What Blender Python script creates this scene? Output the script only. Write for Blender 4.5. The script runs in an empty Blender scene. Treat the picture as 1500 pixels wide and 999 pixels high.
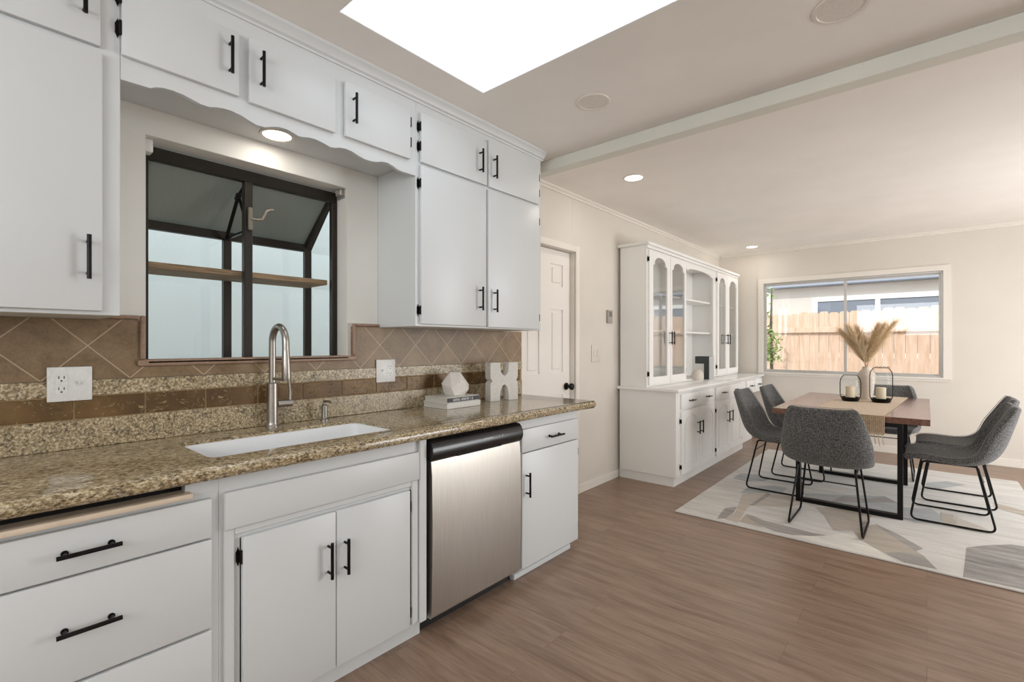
import bpy, bmesh, math, random
from math import sin, cos, pi, radians, sqrt
from mathutils import Vector, Matrix
random.seed(7)
S = bpy.context.scene
COL = S.collection

# ------------------------------------------------------------------ camera
F_PX, YAW, CAM_H = 702.2, 0.7134, 1.281
cam_d = bpy.data.cameras.new('camera')
cam_d.sensor_width = 36.0
cam_d.sensor_fit = 'HORIZONTAL'
cam_d.lens = F_PX / 1500.0 * 36.0
cam_d.shift_y = 4.4 / 1500.0
cam_d.clip_start = 0.05
cam = bpy.data.objects.new('camera', cam_d)
cam.location = (0, 0, CAM_H)
cam.rotation_euler = (pi / 2, 0, YAW)
COL.objects.link(cam)
S.camera = cam

# ------------------------------------------------------------------ look
S.view_settings.view_transform = 'Standard'
S.view_settings.look = 'None'
S.view_settings.gamma = 1.0
S.view_settings.use_curve_mapping = False
S.view_settings.exposure = 0.0

# ------------------------------------------------------------------ world, sun, daylight
W = bpy.data.worlds.new('sky')
S.world = W
W.use_nodes = True
bg = W.node_tree.nodes['Background']
bg.inputs[0].default_value = (0.86, 0.94, 1.0, 1)
bg.inputs[1].default_value = 2.2

def lamp(name, kind, loc, rot, power, color=(1, 1, 1), size=None, size_y=None, parent=None, **kw):
    d = bpy.data.lights.new(name, kind)
    d.energy = power
    d.color = color
    if kind == 'AREA' and size:
        d.size = size
        if size_y:
            d.shape = 'RECTANGLE'; d.size_y = size_y
        else:
            d.shape = 'DISK'
    for k, v in kw.items():
        setattr(d, k, v)
    o = bpy.data.objects.new(name, d)
    o.location = loc
    o.rotation_euler = rot
    COL.objects.link(o)
    if parent:
        o.parent = parent
    return o

sun = lamp('sun', 'SUN', (0, -3, 8), (radians(47), 0, 0), 2.2, (1.0, 0.96, 0.92), angle=0.02)
# daylight entering by the patio door; kitchen and back lamps are added fill
lamp('patio_daylight', 'AREA', (2.57, 5.1, 1.08), (0, radians(90), 0), 102, (0.97, 0.985, 1.0), 2.0, 2.0)
lamp('kitchen_fill', 'AREA', (2.57, -0.5, 1.85), (0, radians(90), 0), 3, (0.90, 0.96, 1.0), .9, 2.6)  # added fill for the kitchen, set in an added window
lamp('back_fill', 'AREA', (0.2, -2.26, 1.95), (radians(90), 0, 0), 52, (0.96, 0.985, 1.0), 3.4, .85)  # added fill from behind the camera, set in an added window
SKY_LENS = 1.9          # radiance of the frosted skylight lens

# ================================================================== helpers
class MB:
    """collects shapes in one bmesh, built as ONE mesh object"""
    def __init__(self):
        self.bm = bmesh.new(); self.mi = 0
    def _tag(self, faces):
        for f in faces:
            f.material_index = self.mi
    def box(self, x0, x1, y0, y1, z0, z1, bev=0.0, seg=1):
        r = bmesh.ops.create_cube(self.bm, size=1.0)
        vs = r['verts']
        for v in vs:
            v.co = Vector(((x0 + x1) / 2 + v.co.x * (x1 - x0), (y0 + y1) / 2 + v.co.y * (y1 - y0), (z0 + z1) / 2 + v.co.z * (z1 - z0)))
        fs = {f for v in vs for f in v.link_faces}
        self._tag(fs)
        if bev > 0:
            es = {e for v in vs for e in v.link_edges}
            bmesh.ops.bevel(self.bm, geom=list(es), offset=bev, segments=seg, affect='EDGES', profile=0.5)
        return self
    def cyl(self, p0, p1, r, seg=12, r2=None):
        p0, p1 = Vector(p0), Vector(p1)
        return self._rings([(p0, r), (p1, r if r2 is None else r2)], seg)
    def _rings(self, pr, seg, closed=False, cap=True):
        bm = self.bm
        pts = [Vector(p) for p, _ in pr]
        n = len(pts)
        up = None
        rings = []
        for i, (p, r) in enumerate(pr):
            p = Vector(p)
            if closed:
                d = (pts[(i + 1) % n] - pts[i - 1])
            elif i == 0:
                d = pts[1] - pts[0]
            elif i == n - 1:
                d = pts[-1] - pts[-2]
            else:
                d = (pts[i + 1] - pts[i]).normalized() + (pts[i] - pts[i - 1]).normalized()
            if d.length < 1e-9:
                d = Vector((0, 0, 1))
            d.normalize()
            if up is None:
                up = Vector((0, 0, 1)) if abs(d.z) < 0.9 else Vector((1, 0, 0))
            a = d.cross(up)
            if a.length < 1e-6:
                a = d.orthogonal()
            a.normalize()
            b = a.cross(d).normalized()
            up = b
            rings.append([bm.verts.new(p + (a * cos(2 * pi * k / seg) + b * sin(2 * pi * k / seg)) * r) for k in range(seg)])
        fs = []
        m = n if closed else n - 1
        for i in range(m):
            A, B = rings[i], rings[(i + 1) % n]
            for k in range(seg):
                fs.append(bm.faces.new((A[k], A[(k + 1) % seg], B[(k + 1) % seg], B[k])))
        if cap and not closed:
            fs.append(bm.faces.new(rings[0][::-1])); fs.append(bm.faces.new(rings[-1]))
        self._tag(fs)
        return self
    def tube(self, pts, r, seg=8, closed=False):
        return self._rings([(p, r) for p in pts], seg, closed)
    def taper(self, pr, seg=8):
        return self._rings(pr, seg)
    def lathe(self, prof, c=(0, 0, 0), seg=32, axis='z'):
        bm = self.bm; c = Vector(c)
        rings = []
        def P(r, h, a):
            if axis == 'z':
                return c + Vector((r * cos(a), r * sin(a), h))
            if axis == 'x':
                return c + Vector((h, r * cos(a), r * sin(a)))
            return c + Vector((r * cos(a), h, r * sin(a)))
        for r, h in prof:
            if r < 1e-6:
                rings.append([bm.verts.new(P(0, h, 0))])
            else:
                rings.append([bm.verts.new(P(r, h, 2 * pi * k / seg)) for k in range(seg)])
        fs = []
        for A, B in zip(rings, rings[1:]):
            if len(A) == 1 and len(B) == 1:
                continue
            for k in range(seg):
                k2 = (k + 1) % seg
                if len(A) == 1:
                    fs.append(bm.faces.new((A[0], B[k2], B[k])))
                elif len(B) == 1:
                    fs.append(bm.faces.new((A[k], A[k2], B[0])))
                else:
                    fs.append(bm.faces.new((A[k], A[k2], B[k2], B[k])))
        self._tag(fs)
        return self
    def plate(self, outer, holes, axis, a, b, bev=0.0):
        """2-D outline (with holes) extruded along an axis from a to b"""
        bm = self.bm
        def P(u, v, d):
            return {'x': (d, u, v), 'y': (u, d, v), 'z': (u, v, d)}[axis]
        es = []
        for loop in [outer] + list(holes):
            vs = [bm.verts.new(P(u, v, a)) for u, v in loop]
            for i in range(len(vs)):
                es.append(bm.edges.new((vs[i], vs[(i + 1) % len(vs)])))
        r = bmesh.ops.triangle_fill(bm, use_beauty=True, use_dissolve=False, edges=es)
        fs = [g for g in r['geom'] if isinstance(g, bmesh.types.BMFace)]
        ex = bmesh.ops.extrude_face_region(bm, geom=fs)
        vs = [g for g in ex['geom'] if isinstance(g, bmesh.types.BMVert)]
        d = Vector(P(0, 0, b - a))
        bmesh.ops.translate(bm, verts=vs, vec=d)
        allf = set(fs) | {f for v in vs for f in v.link_faces}
        self._tag(allf)
        return self
    def face(self, pts):
        f = self.bm.faces.new([self.bm.verts.new(p) for p in pts])
        self._tag([f])
        return self
    def xf(self, M):
        bmesh.ops.transform(self.bm, matrix=M, verts=self.bm.verts)
        return self

def wpos(o):
    p = Vector((0, 0, 0))
    while o:
        p += o.location; o = o.parent
    return p

def props(o, label=None, cat=None, group=None, kind=None):
    if label: o['label'] = label
    if cat: o['category'] = cat
    if group: o['group'] = group
    if kind: o['kind'] = kind
    return o

def thing(name, label, cat, loc=(0, 0, 0), group=None, rz=0.0):
    o = bpy.data.objects.new(name, None)
    o.empty_display_size = 0.1
    o.location = loc
    o.rotation_euler = (0, 0, rz)
    COL.objects.link(o)
    return props(o, label, cat, group)

def build(name, mb, mats, parent=None, smooth=True, ang=32, recalc=True, origin=None, label=None):
    bm = mb.bm
    if recalc:
        bmesh.ops.recalc_face_normals(bm, faces=bm.faces)
    off = wpos(parent) if parent else Vector(origin or (0, 0, 0))
    if off.length > 0:
        bmesh.ops.translate(bm, verts=bm.verts, vec=-off)
    me = bpy.data.meshes.new(name)
    bm.to_mesh(me); bm.free()
    if not isinstance(mats, (list, tuple)):
        mats = [mats]
    for m in mats:
        me.materials.append(m)
    if smooth:
        for p in me.polygons:
            p.use_smooth = True
        me.set_sharp_from_angle(angle=radians(ang))
    o = bpy.data.objects.new(name, me)
    COL.objects.link(o)
    if parent:
        o.parent = parent
    elif origin:
        o.location = origin
    if label:
        o['label'] = label
    return o

def one(name, mb, mats, label, cat, origin, group=None, **kw):
    return props(build(name, mb, mats, None, origin=origin, **kw), label, cat, group)

def struct(name, mb, mats, label=None, **kw):
    o = build(name, mb, mats, None, **kw)
    o['kind'] = 'structure'
    if label: o['label'] = label
    return o

# ================================================================== materials
def srgb(r, g, b):
    f = lambda c: (c / 255 / 12.92) if c / 255 <= 0.04045 else ((c / 255 + 0.055) / 1.055) ** 2.4
    return (f(r), f(g), f(b), 1.0)

class NT:
    def __init__(self, name):
        self.m = bpy.data.materials.new(name)
        self.m.use_nodes = True
        self.t = self.m.node_tree
        self.b = self.t.nodes['Principled BSDF']
        self.out = self.t.nodes['Material Output']
    def n(self, typ, **kw):
        nd = self.t.nodes.new(typ)
        ins = kw.pop('ins', {})
        for k, v in kw.items():
            setattr(nd, k, v)
        for k, v in ins.items():
            if hasattr(v, 'is_linked') or isinstance(v, bpy.types.NodeSocket):
                self.t.links.new(v, nd.inputs[k])
            else:
                nd.inputs[k].default_value = v
        return nd
    def link(self, a, b):
        self.t.links.new(a, b)
    def coord(self, scale=(1, 1, 1), rot=(0, 0, 0), loc=(0, 0, 0), world=True):
        if world:
            g = self.n('ShaderNodeNewGeometry').outputs['Position']
        else:
            g = self.n('ShaderNodeTexCoord').outputs['Object']
        mp = self.n('ShaderNodeMapping')
        mp.inputs['Scale'].default_value = scale
        mp.inputs['Rotation'].default_value = rot
        mp.inputs['Location'].default_value = loc
        self.link(g, mp.inputs['Vector'])
        return mp.outputs[0]
    def noise(self, vec, scale, detail=4, rough=0.55, dist=0.0):
        nd = self.n('ShaderNodeTexNoise')
        self.link(vec, nd.inputs['Vector'])
        nd.inputs['Scale'].default_value = scale
        nd.inputs['Detail'].default_value = detail
        nd.inputs['Roughness'].default_value = rough
        nd.inputs['Distortion'].default_value = dist
        return nd.outputs['Fac']
    def ramp(self, fac, stops, interp='LINEAR'):
        nd = self.n('ShaderNodeValToRGB')
        nd.color_ramp.interpolation = interp
        el = nd.color_ramp.elements
        while len(el) < len(stops):
            el.new(0.5)
        for e, (p, c) in zip(el, stops):
            e.position = p
            e.color = c if not isinstance(c, (int, float)) else (c, c, c, 1)
        self.link(fac, nd.inputs[0])
        return nd.outputs[0]
    def mix(self, fac, a, b, mode='MIX'):
        nd = self.n('ShaderNodeMix', data_type='RGBA', blend_type=mode)
        for s, v in ((nd.inputs[0], fac), (nd.inputs[6], a), (nd.inputs[7], b)):
            if isinstance(v, bpy.types.NodeSocket):
                self.link(v, s)
            else:
                s.default_value = v
        return nd.outputs[2]
    def math(self, op, a, b=None, c=None):
        nd = self.n('ShaderNodeMath', operation=op)
        for i, v in enumerate((a, b, c)):
            if v is None: continue
            if isinstance(v, bpy.types.NodeSocket): self.link(v, nd.inputs[i])
            else: nd.inputs[i].default_value = v
        return nd.outputs[0]
    def bump(self, h, strength=0.2, dist=0.002):
        nd = self.n('ShaderNodeBump')
        nd.inputs['Strength'].default_value = strength
        nd.inputs['Distance'].default_value = dist
        self.link(h, nd.inputs['Height'])
        self.link(nd.outputs[0], self.b.inputs['Normal'])
    def set(self, **kw):
        al = {'base': 'Base Color', 'rough': 'Roughness', 'metal': 'Metallic', 'spec': 'Specular IOR Level',
              'coat': 'Coat Weight', 'coatr': 'Coat Roughness', 'trans': 'Transmission Weight', 'ior': 'IOR', 'sheen': 'Sheen Weight',
              'emit': 'Emission Color', 'emits': 'Emission Strength', 'alpha': 'Alpha', 'aniso': 'Anisotropic', 'sss': 'Subsurface Weight'}
        for k, v in kw.items():
            s = self.b.inputs[al[k]]
            if isinstance(v, bpy.types.NodeSocket): self.link(v, s)
            else: s.default_value = v
        return self

def paint(name, rgb, rough=0.5, var=0.03, bump=0.04, scale=60, spec=0.5):
    """painted surface with faint roller texture"""
    t = NT(name)
    c = t.coord()
    f = t.noise(c, 2.2, 3)
    c0 = srgb(*rgb)
    lo = tuple(x * (1 - var) for x in c0[:3]) + (1,)
    hi = tuple(min(1, x * (1 + var)) for x in c0[:3]) + (1,)
    t.set(base=t.ramp(f, [(0.3, lo), (0.7, hi)]), rough=rough, spec=spec)
    if bump:
        t.bump(t.noise(c, scale, 3), bump, 0.004)
    return t.m

def plain(name, rgb, rough=0.4, metal=0.0, spec=0.5, noise=0.06, scale=90, bump=0.0, **kw):
    t = NT(name)
    c = t.coord(world=False)
    f = t.noise(c, scale, 3)
    c0 = srgb(*rgb)
    lo = tuple(x * (1 - noise) for x in c0[:3]) + (1,)
    hi = tuple(min(1, x * (1 + noise)) for x in c0[:3]) + (1,)
    t.set(base=t.ramp(f, [(0.3, lo), (0.7, hi)]), rough=rough, metal=metal, spec=spec, **kw)
    if bump:
        t.bump(f, bump, 0.002)
    return t.m

def emis(name, rgb, strength):
    t = NT(name)
    f = t.noise(t.coord(), 1.5, 1)
    c0 = srgb(*rgb)
    t.set(base=c0, emit=t.ramp(f, [(0, tuple(x * .97 for x in c0[:3]) + (1,)), (1, c0)]), emits=strength)
    return t.m

def pane_mat(name, tint=(1, 1, 1, 1), refl=1.0, rough=0.0):
    """thin window glass: see-through with a fresnel reflection"""
    t = NT(name)
    tr = t.n('ShaderNodeBsdfTransparent'); tr.inputs[0].default_value = tint
    gl = t.n('ShaderNodeBsdfGlossy'); gl.inputs['Roughness'].default_value = rough
    fr = t.n('ShaderNodeFresnel')
    gb = t.n('ShaderNodeNewGeometry').outputs['Backfacing']
    t.link(t.math('ADD', 1.5, t.math('MULTIPLY', gb, 1 / 1.5 - 1.5)), fr.inputs[0])   # same fresnel from both sides of the pane
    k = t.math('MULTIPLY', fr.outputs[0], refl)
    k = t.math('MINIMUM', k, 1.0)
    mx = t.n('ShaderNodeMixShader')
    t.link(k, mx.inputs[0]); t.link(tr.outputs[0], mx.inputs[1]); t.link(gl.outputs[0], mx.inputs[2])
    t.link(mx.outputs[0], t.out.inputs[0])
    return t.m

M = {}
M['wall'] = paint('wall_paint', (217, 209, 198), 0.55)
M['ceil'] = paint('ceiling_paint', (244, 239, 233), 0.7, bump=0.10, scale=45)
M['beam'] = paint('beam_paint', (222, 221, 210), 0.5)
M['trim'] = paint('trim_paint', (230, 223, 213), 0.4)
M['cab'] = paint('cabinet_paint', (214, 216, 216), 0.38, var=0.012, bump=0.02)
M['door'] = paint('door_paint', (238, 232, 224), 0.42, var=0.012, bump=0.02)
M['hutch'] = paint('hutch_paint', (240, 238, 234), 0.36, var=0.012, bump=0.02)
M['htop'] = paint('hutch_top_paint', (244, 242, 238), 0.16, var=0.01, bump=0.0)
M['black'] = plain('black_metal', (20, 19, 19), 0.38, 0.6)
M['hinge'] = plain('dark_bronze', (24, 19, 16), 0.45, 0.6)
M['bronze'] = plain('dark_bronze_aluminium', (43, 37, 30), 0.42, 0.35, noise=0.12)
M['crank'] = plain('dull_metal', (128, 120, 108), 0.45, 0.4)
M['white'] = plain('white_plastic', (226, 225, 222), 0.35)
M['slot'] = plain('dark_slot', (30, 28, 26), 0.6)
M['ceramic'] = plain('white_ceramic', (240, 241, 242), 0.12, noise=0.01)
M['steel'] = plain('brushed_nickel', (166, 160, 153), 0.33, 1.0)
M['alu'] = plain('aluminium', (190, 186, 180), 0.35, 0.45)
M['clear'] = pane_mat('clear_glass')
M['hglass'] = pane_mat('cabinet_glass', (0.97, 0.98, 0.98, 1), 2.2)
M['lglass'] = pane_mat('lantern_glass', (0.96, 0.97, 0.97, 1), 0.25)
M['lens_on'] = emis('lit_lens', (255, 246, 232), 4.0)
M['lens_off'] = plain('unlit_lens', (226, 220, 212), 0.5)
M['sky_lens'] = emis('skylight_lens', (236, 246, 255), SKY_LENS)
M['shaft'] = paint('skylight_shaft_paint', (246, 247, 248), 0.6)
M['stone'] = plain('white_stone', (222, 216, 208), 0.55, noise=0.05, scale=30, bump=0.1)
M['plaster'] = plain('white_plaster', (214, 210, 203), 0.8, noise=0.06, scale=60, bump=0.3)
M['page'] = plain('book_pages', (206, 202, 194), 0.8)
M['cover'] = plain('white_book_cover', (222, 219, 212), 0.45)
M['spine'] = plain('dark_book_spine', (52, 49, 54), 0.5)
M['ink'] = plain('white_lettering', (214, 212, 208), 0.5)
M['char'] = plain('charcoal_ceramic', (58, 62, 62), 0.35, noise=0.15, scale=20)
M['cream'] = plain('cream_ceramic', (214, 204, 192), 0.45)
M['wax'] = plain('candle_wax', (226, 209, 182), 0.5, sss=0.0)
M['board'] = plain('cutting_board_wood', (216, 198, 176), 0.45, noise=0.08, scale=12)
M['void'] = plain('dark_slot_inside', (16, 13, 11), 0.9)
M['kick'] = plain('black_kick', (18, 18, 18), 0.55)
M['dwblack'] = plain('black_gloss_plastic', (30, 30, 30), 0.22)
M['vase'] = plain('taupe_vase', (206, 192, 178), 0.55, noise=0.05, scale=40)
M['ground'] = plain('concrete_ground', (170, 166, 158), 0.9, noise=0.1, scale=3)

def granite(name, stretch=(1, 1, 1), rough=0.12):
    t = NT(name)
    c = t.coord(stretch)
    big = t.noise(c, 5.0, 4, 0.6, 0.6)
    mid = t.noise(c, 34, 6, 0.72, 0.4)
    fine = t.noise(c, 125, 3, 0.7)
    vor = t.n('ShaderNodeTexVoronoi'); t.link(c, vor.inputs['Vector']); vor.inputs['Scale'].default_value = 90
    a = t.ramp(mid, [(0.30, srgb(22, 17, 13)), (0.39, srgb(78, 62, 40)), (0.46, srgb(146, 124, 86)), (0.53, srgb(196, 178, 142)), (0.60, srgb(160, 136, 96)), (0.70, srgb(86, 69, 46)), (0.8, srgb(206, 192, 164))])
    b = t.ramp(big, [(0.35, srgb(124, 104, 70)), (0.5, srgb(188, 172, 140)), (0.65, srgb(150, 134, 108))])
    m1 = t.mix(0.22, a, b)
    sp = t.ramp(fine, [(0.40, srgb(14, 11, 9)), (0.46, srgb(124, 104, 74)), (0.54, srgb(196, 180, 150)), (0.62, srgb(242, 234, 216))])
    m2 = t.mix(0.48, m1, sp)
    dk = t.ramp(vor.outputs['Color'], [(0.0, 0.12), (0.22, 0.7), (0.42, 1.0)])
    m3 = t.mix(0.75, m2, dk, 'MULTIPLY')
    m3 = t.mix(1.0, m3, (1.0, 0.99, 0.97, 1), 'MULTIPLY')
    t.set(base=m3, rough=rough, spec=0.55)
    return t.m
M['granite'] = granite('granite', (1.3, 0.7, 1.3))
M['granite_v'] = granite('granite_upright', (1, 1, 1), 0.36)

def diamond_tile():
    t = NT('tumbled_diamond_tile')
    g = t.n('ShaderNodeNewGeometry').outputs['Position']
    s = t.n('ShaderNodeSeparateXYZ'); t.link(g, s.inputs[0])
    y, z = s.outputs[1], s.outputs[2]
    P = 0.24
    def line(e, c):
        q = t.math('ADD', e, -c)
        q = t.math('DIVIDE', q, P)
        q = t.math('FRACT', q)
        q = t.math('ADD', q, -0.5)
        return t.math('ABSOLUTE', q)       # 0.5 on the line
    u = line(t.math('ADD', y, z), 0.42 + 1.155)
    v = line(t.math('SUBTRACT', y, z), 0.42 - 1.155)
    mx = t.math('MAXIMUM', u, v)
    gr = t.math('GREATER_THAN', mx, 0.489)
    c = t.coord()
    f = t.noise(c, 9, 5, 0.6, 0.5)
    f2 = t.noise(c, 120, 3, 0.7)
    # every tile its own tone
    fl = lambda e, k: t.math('FLOOR', t.math('DIVIDE', t.math('ADD', e, -k), P))
    cid = t.n('ShaderNodeCombineXYZ')
    t.link(fl(t.math('ADD', y, z), 0.42 + 1.155), cid.inputs[0]); t.link(fl(t.math('SUBTRACT', y, z), 0.42 - 1.155), cid.inputs[1])
    wn = t.n('ShaderNodeTexWhiteNoise', noise_dimensions='3D'); t.link(cid.outputs[0], wn.inputs[0])
    base = t.ramp(f, [(0.25, srgb(110, 87, 58)), (0.5, srgb(140, 115, 83)), (0.75, srgb(160, 136, 104))])
    sp = t.ramp(f2, [(0.35, srgb(96, 76, 54)), (0.6, srgb(146, 122, 96))])
    base = t.mix(0.3, base, sp)
    tone = t.ramp(wn.outputs['Value'], [(0, 0.8), (1, 1.05)])
    base = t.mix(0.8, base, tone, 'MULTIPLY')
    col = t.mix(t.math('MULTIPLY', gr, 0.75), base, srgb(196, 172, 144))
    t.set(base=col, rough=0.42)
    h = t.math('SUBTRACT', f2, t.math('MULTIPLY', gr, 1.2))
    t.bump(h, 0.25, 0.002)
    return t.m
M['diamond'] = diamond_tile()

def relief_tile():
    t = NT('copper_relief_tile')
    c = t.coord((1, 1, 1.6))
    w = t.noise(c, 13, 3, 0.5, 2.6)
    line = t.math('ABSOLUTE', t.math('SUBTRACT', w, 0.5))
    vine = t.mix(1.0, t.ramp(line, [(0.0, 1.0), (0.012, 0.3), (0.03, 0.0)]), t.ramp(t.noise(t.coord((1, 1, 1), (0, 0, 0), (3, 1, 7)), 22, 2), [(0.45, 0.0), (0.58, 1.0)]), 'MULTIPLY')
    f = t.noise(t.coord(), 7, 4)
    base = t.ramp(f, [(0.3, srgb(78, 54, 26)), (0.6, srgb(110, 82, 44)), (0.8, srgb(128, 102, 62))])
    col = t.mix(vine, base, srgb(222, 196, 148))
    t.set(base=col, rough=0.42, metal=0.15)
    t.bump(vine, 0.9, 0.004)
    return t.m
M['relief'] = relief_tile()
M['grout'] = plain('grout', (168, 140, 104), 0.9)
M['tiletrim'] = plain('rounded_tile_edge', (150, 122, 102), 0.45, noise=0.15, scale=70, bump=0.3)

def floor_mat():
    t = NT('vinyl_plank_floor')
    br = t.n('ShaderNodeTexBrick')
    t.link(t.coord(), br.inputs['Vector'])
    br.inputs['Color1'].default_value = (0.0, 0, 0, 1); br.inputs['Color2'].default_value = (1, 1, 1, 1)
    br.inputs['Mortar'].default_value = (0.5, 0.5, 0.5, 1)
    br.inputs['Scale'].default_value = 1.0
    br.inputs['Brick Width'].default_value = 1.22; br.inputs['Row Height'].default_value = 0.18
    br.inputs['Mortar Size'].default_value = 0.0012
    br.offset = 0.37
    c = t.coord((1.0, 9, 1))
    off = t.n('ShaderNodeVectorMath', operation='ADD')
    t.link(c, off.inputs[0]); t.link(br.outputs['Color'], off.inputs[1])
    g = t.noise(off.outputs[0], 2.6, 6, 0.62, 0.5)
    g2 = t.noise(t.coord((2.0, 34, 1)), 3.0, 4, 0.6, 0.25)
    base = t.ramp(g, [(0.25, srgb(108, 84, 68)), (0.45, srgb(142, 116, 97)), (0.6, srgb(164, 138, 118)), (0.8, srgb(120, 95, 77))])
    b2 = t.ramp(g2, [(0.3, srgb(104, 80, 64)), (0.7, srgb(156, 132, 114))])
    base = t.mix(0.35, base, b2)
    tone = t.ramp(br.outputs['Color'], [(0, 0.94), (1, 1.05)])
    base = t.mix(1.0, base, tone, 'MULTIPLY')
    base = t.mix(t.math('MULTIPLY', br.outputs['Fac'], 0.35), base, srgb(70, 52, 42))
    t.set(base=base, rough=t.ramp(g2, [(0.2, 0.30), (0.8, 0.42)]), spec=0.5)
    t.bump(g2, 0.08, 0.002)
    return t.m
M['floor'] = floor_mat()

def wood(name, a, b, cax=(1, 14, 14), scale=3.0, rough=0.35, world=True):
    t = NT(name)
    c = t.coord(cax, world=world)
    g = t.noise(c, scale, 6, 0.6, 0.8)
    t.set(base=t.ramp(g, [(0.3, srgb(*a)), (0.7, srgb(*b))]), rough=rough)
    t.bump(g, 0.1, 0.002)
    return t.m
M['table'] = wood('table_wood', (100, 68, 56), (136, 100, 85), (10, 1, 10), 3.0, 0.22)
M['shelfwood'] = wood('weathered_shelf_wood', (92, 74, 54), (178, 150, 116), (30, 2, 60), 3.0, 0.7)
M['fence'] = wood('cedar_fence', (200, 166, 138), (230, 202, 180), (9, 9, 1), 2.2, 0.8)

def steel_mat():
    t = NT('stainless_steel')
    g = t.noise(t.coord((1, 90, 1)), 6, 3)
    t.set(base=t.ramp(g, [(0.3, srgb(166, 160, 152)), (0.7, srgb(180, 174, 166))]), metal=1.0, rough=0.36)
    t.bump(g, 0.02, 0.001)
    return t.m
M['stainless'] = steel_mat()

def fabric(name, lo, hi, scale=260):
    t = NT(name)
    c = t.coord(world=False)
    f = t.noise(c, scale, 2, 0.7)
    v = t.n('ShaderNodeTexVoronoi'); t.link(c, v.inputs['Vector']); v.inputs['Scale'].default_value = scale * 0.9
    k = t.mix(0.5, f, v.outputs['Distance'])
    t.set(base=t.ramp(f, [(0.36, srgb(*lo)), (0.5, srgb(*[(a + b) / 2 for a, b in zip(lo, hi)])), (0.68, srgb(*hi))]), rough=0.95, sheen=0.15, spec=0.15)
    t.bump(k, 0.5, 0.003)
    return t.m
M['tweed'] = fabric('grey_tweed', (44, 44, 44), (148, 147, 145), 200)
M['piping'] = fabric('pale_piping', (118, 117, 114), (158, 156, 152))
M['jute'] = fabric('woven_jute', (176, 150, 122), (222, 200, 174), 150)
M['pampas'] = plain('dry_pampas', (234, 208, 170), 0.9, noise=0.25, scale=60)
M['pampas_d'] = plain('dry_pampas_stalk', (176, 136, 88), 0.9, noise=0.2, scale=60)

def rug_mat(name, rgb, var=0.10):
    t = NT(name)
    c = t.coord((1.0, 5.0, 1), (0, 0, radians(8)))
    f = t.noise(c, 3.0, 5, 0.6, 0.4)
    p = t.noise(t.coord(), 240, 2, 0.6)
    c0 = srgb(*rgb)
    lo = tuple(x * (1 - var * 1.6) for x in c0[:3]) + (1,)
    hi = tuple(min(1, x * (1 + var)) for x in c0[:3]) + (1,)
    base = t.ramp(f, [(0.3, lo), (0.7, hi)])
    pile = t.ramp(p, [(0.35, 0.8), (0.65, 1.08)])
    t.set(base=t.mix(0.55, base, pile, 'MULTIPLY'), rough=1.0, spec=0.1, sheen=0.1)
    t.bump(p, 0.4, 0.004)
    return t.m
RUG = [rug_mat('rug_cream', (212, 207, 200)), rug_mat('rug_dark_grey', (164, 158, 151), 0.16), rug_mat('rug_beige', (196, 185, 172)),
       rug_mat('rug_blue_grey', (178, 178, 176)), rug_mat('rug_grey_beige', (184, 172, 157)), rug_mat('rug_pale', (226, 220, 209)), rug_mat('rug_speckled_grey', (158, 153, 147), 0.3)]

def roofglass():
    t = NT('obscured_grey_roof_glass')
    c = t.coord((1, 30, 1))
    f = t.noise(c, 8, 3)
    t.set(base=t.ramp(f, [(0.3, srgb(146, 147, 141)), (0.7, srgb(158, 159, 152))]), rough=0.35)
    trl = t.n('ShaderNodeBsdfTranslucent'); trl.inputs[0].default_value = srgb(150, 153, 147)
    mx = t.n('ShaderNodeMixShader'); mx.inputs[0].default_value = 0.55
    t.link(t.b.outputs[0], mx.inputs[1]); t.link(trl.outputs[0], mx.inputs[2]); t.link(mx.outputs[0], t.out.inputs[0])
    return t.m
M['roofglass'] = roofglass()
M['mint'] = paint('neighbour_stucco', (222, 231, 231), 0.9, bump=0.2)
M['house'] = paint('house_stucco', (206, 199, 190), 0.9, bump=0.1)
M['eave'] = paint('eave_paint', (150, 158, 172), 0.7)
M['houseglass'] = plain('house_window_glass', (120, 128, 140), 0.15)
M['whitetrim'] = paint('outdoor_white_trim', (240, 240, 240), 0.6)
M['leaf'] = plain('green_leaf', (150, 176, 96), 0.6, noise=0.4, scale=20)
M['bark'] = plain('bark', (110, 100, 86), 0.9, noise=0.3, scale=20)

# ================================================================== the setting
XW, ZC, YF, XR, YB = -2.26, 2.545, 7.17, 2.62, -2.3
def rect(a, b, c, d):
    return [(a, c), (b, c), (b, d), (a, d)]

mb = MB(); mb.box(XW - .14, XR + .14, YB - .14, YF + .14, -0.12, 0.0)
struct('floor', mb, M['floor'], 'brown grey wood-look plank floor')
SKX0, SKX1, SKY0, SKY1 = -1.693, -0.42, 0.946, 1.735
mb = MB(); mb.plate(rect(XW - .14, XR + .14, YB - .14, YF + .14), [rect(SKX0, SKX1, SKY0, SKY1)], 'z', ZC, ZC + .12)
struct('ceiling', mb, M['ceil'], 'off-white ceiling', smooth=False)
# left wall: garden window opening and door opening
WY0, WY1, WZ0, WZ1 = 0.467, 1.311, 1.165, 2.085
DY0, DY1, DZ = 2.712, 3.42, 2.055
mb = MB(); mb.plate([(YB - .14, 0), (DY0, 0), (DY0, DZ), (DY1, DZ), (DY1, 0), (YF + .14, 0), (YF + .14, ZC), (YB - .14, ZC)],
                    [rect(WY0, WY1, WZ0, WZ1)], 'x', XW - .14, XW)
struct('wall_left', mb, M['wall'], 'cream left wall', smooth=False)
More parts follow.
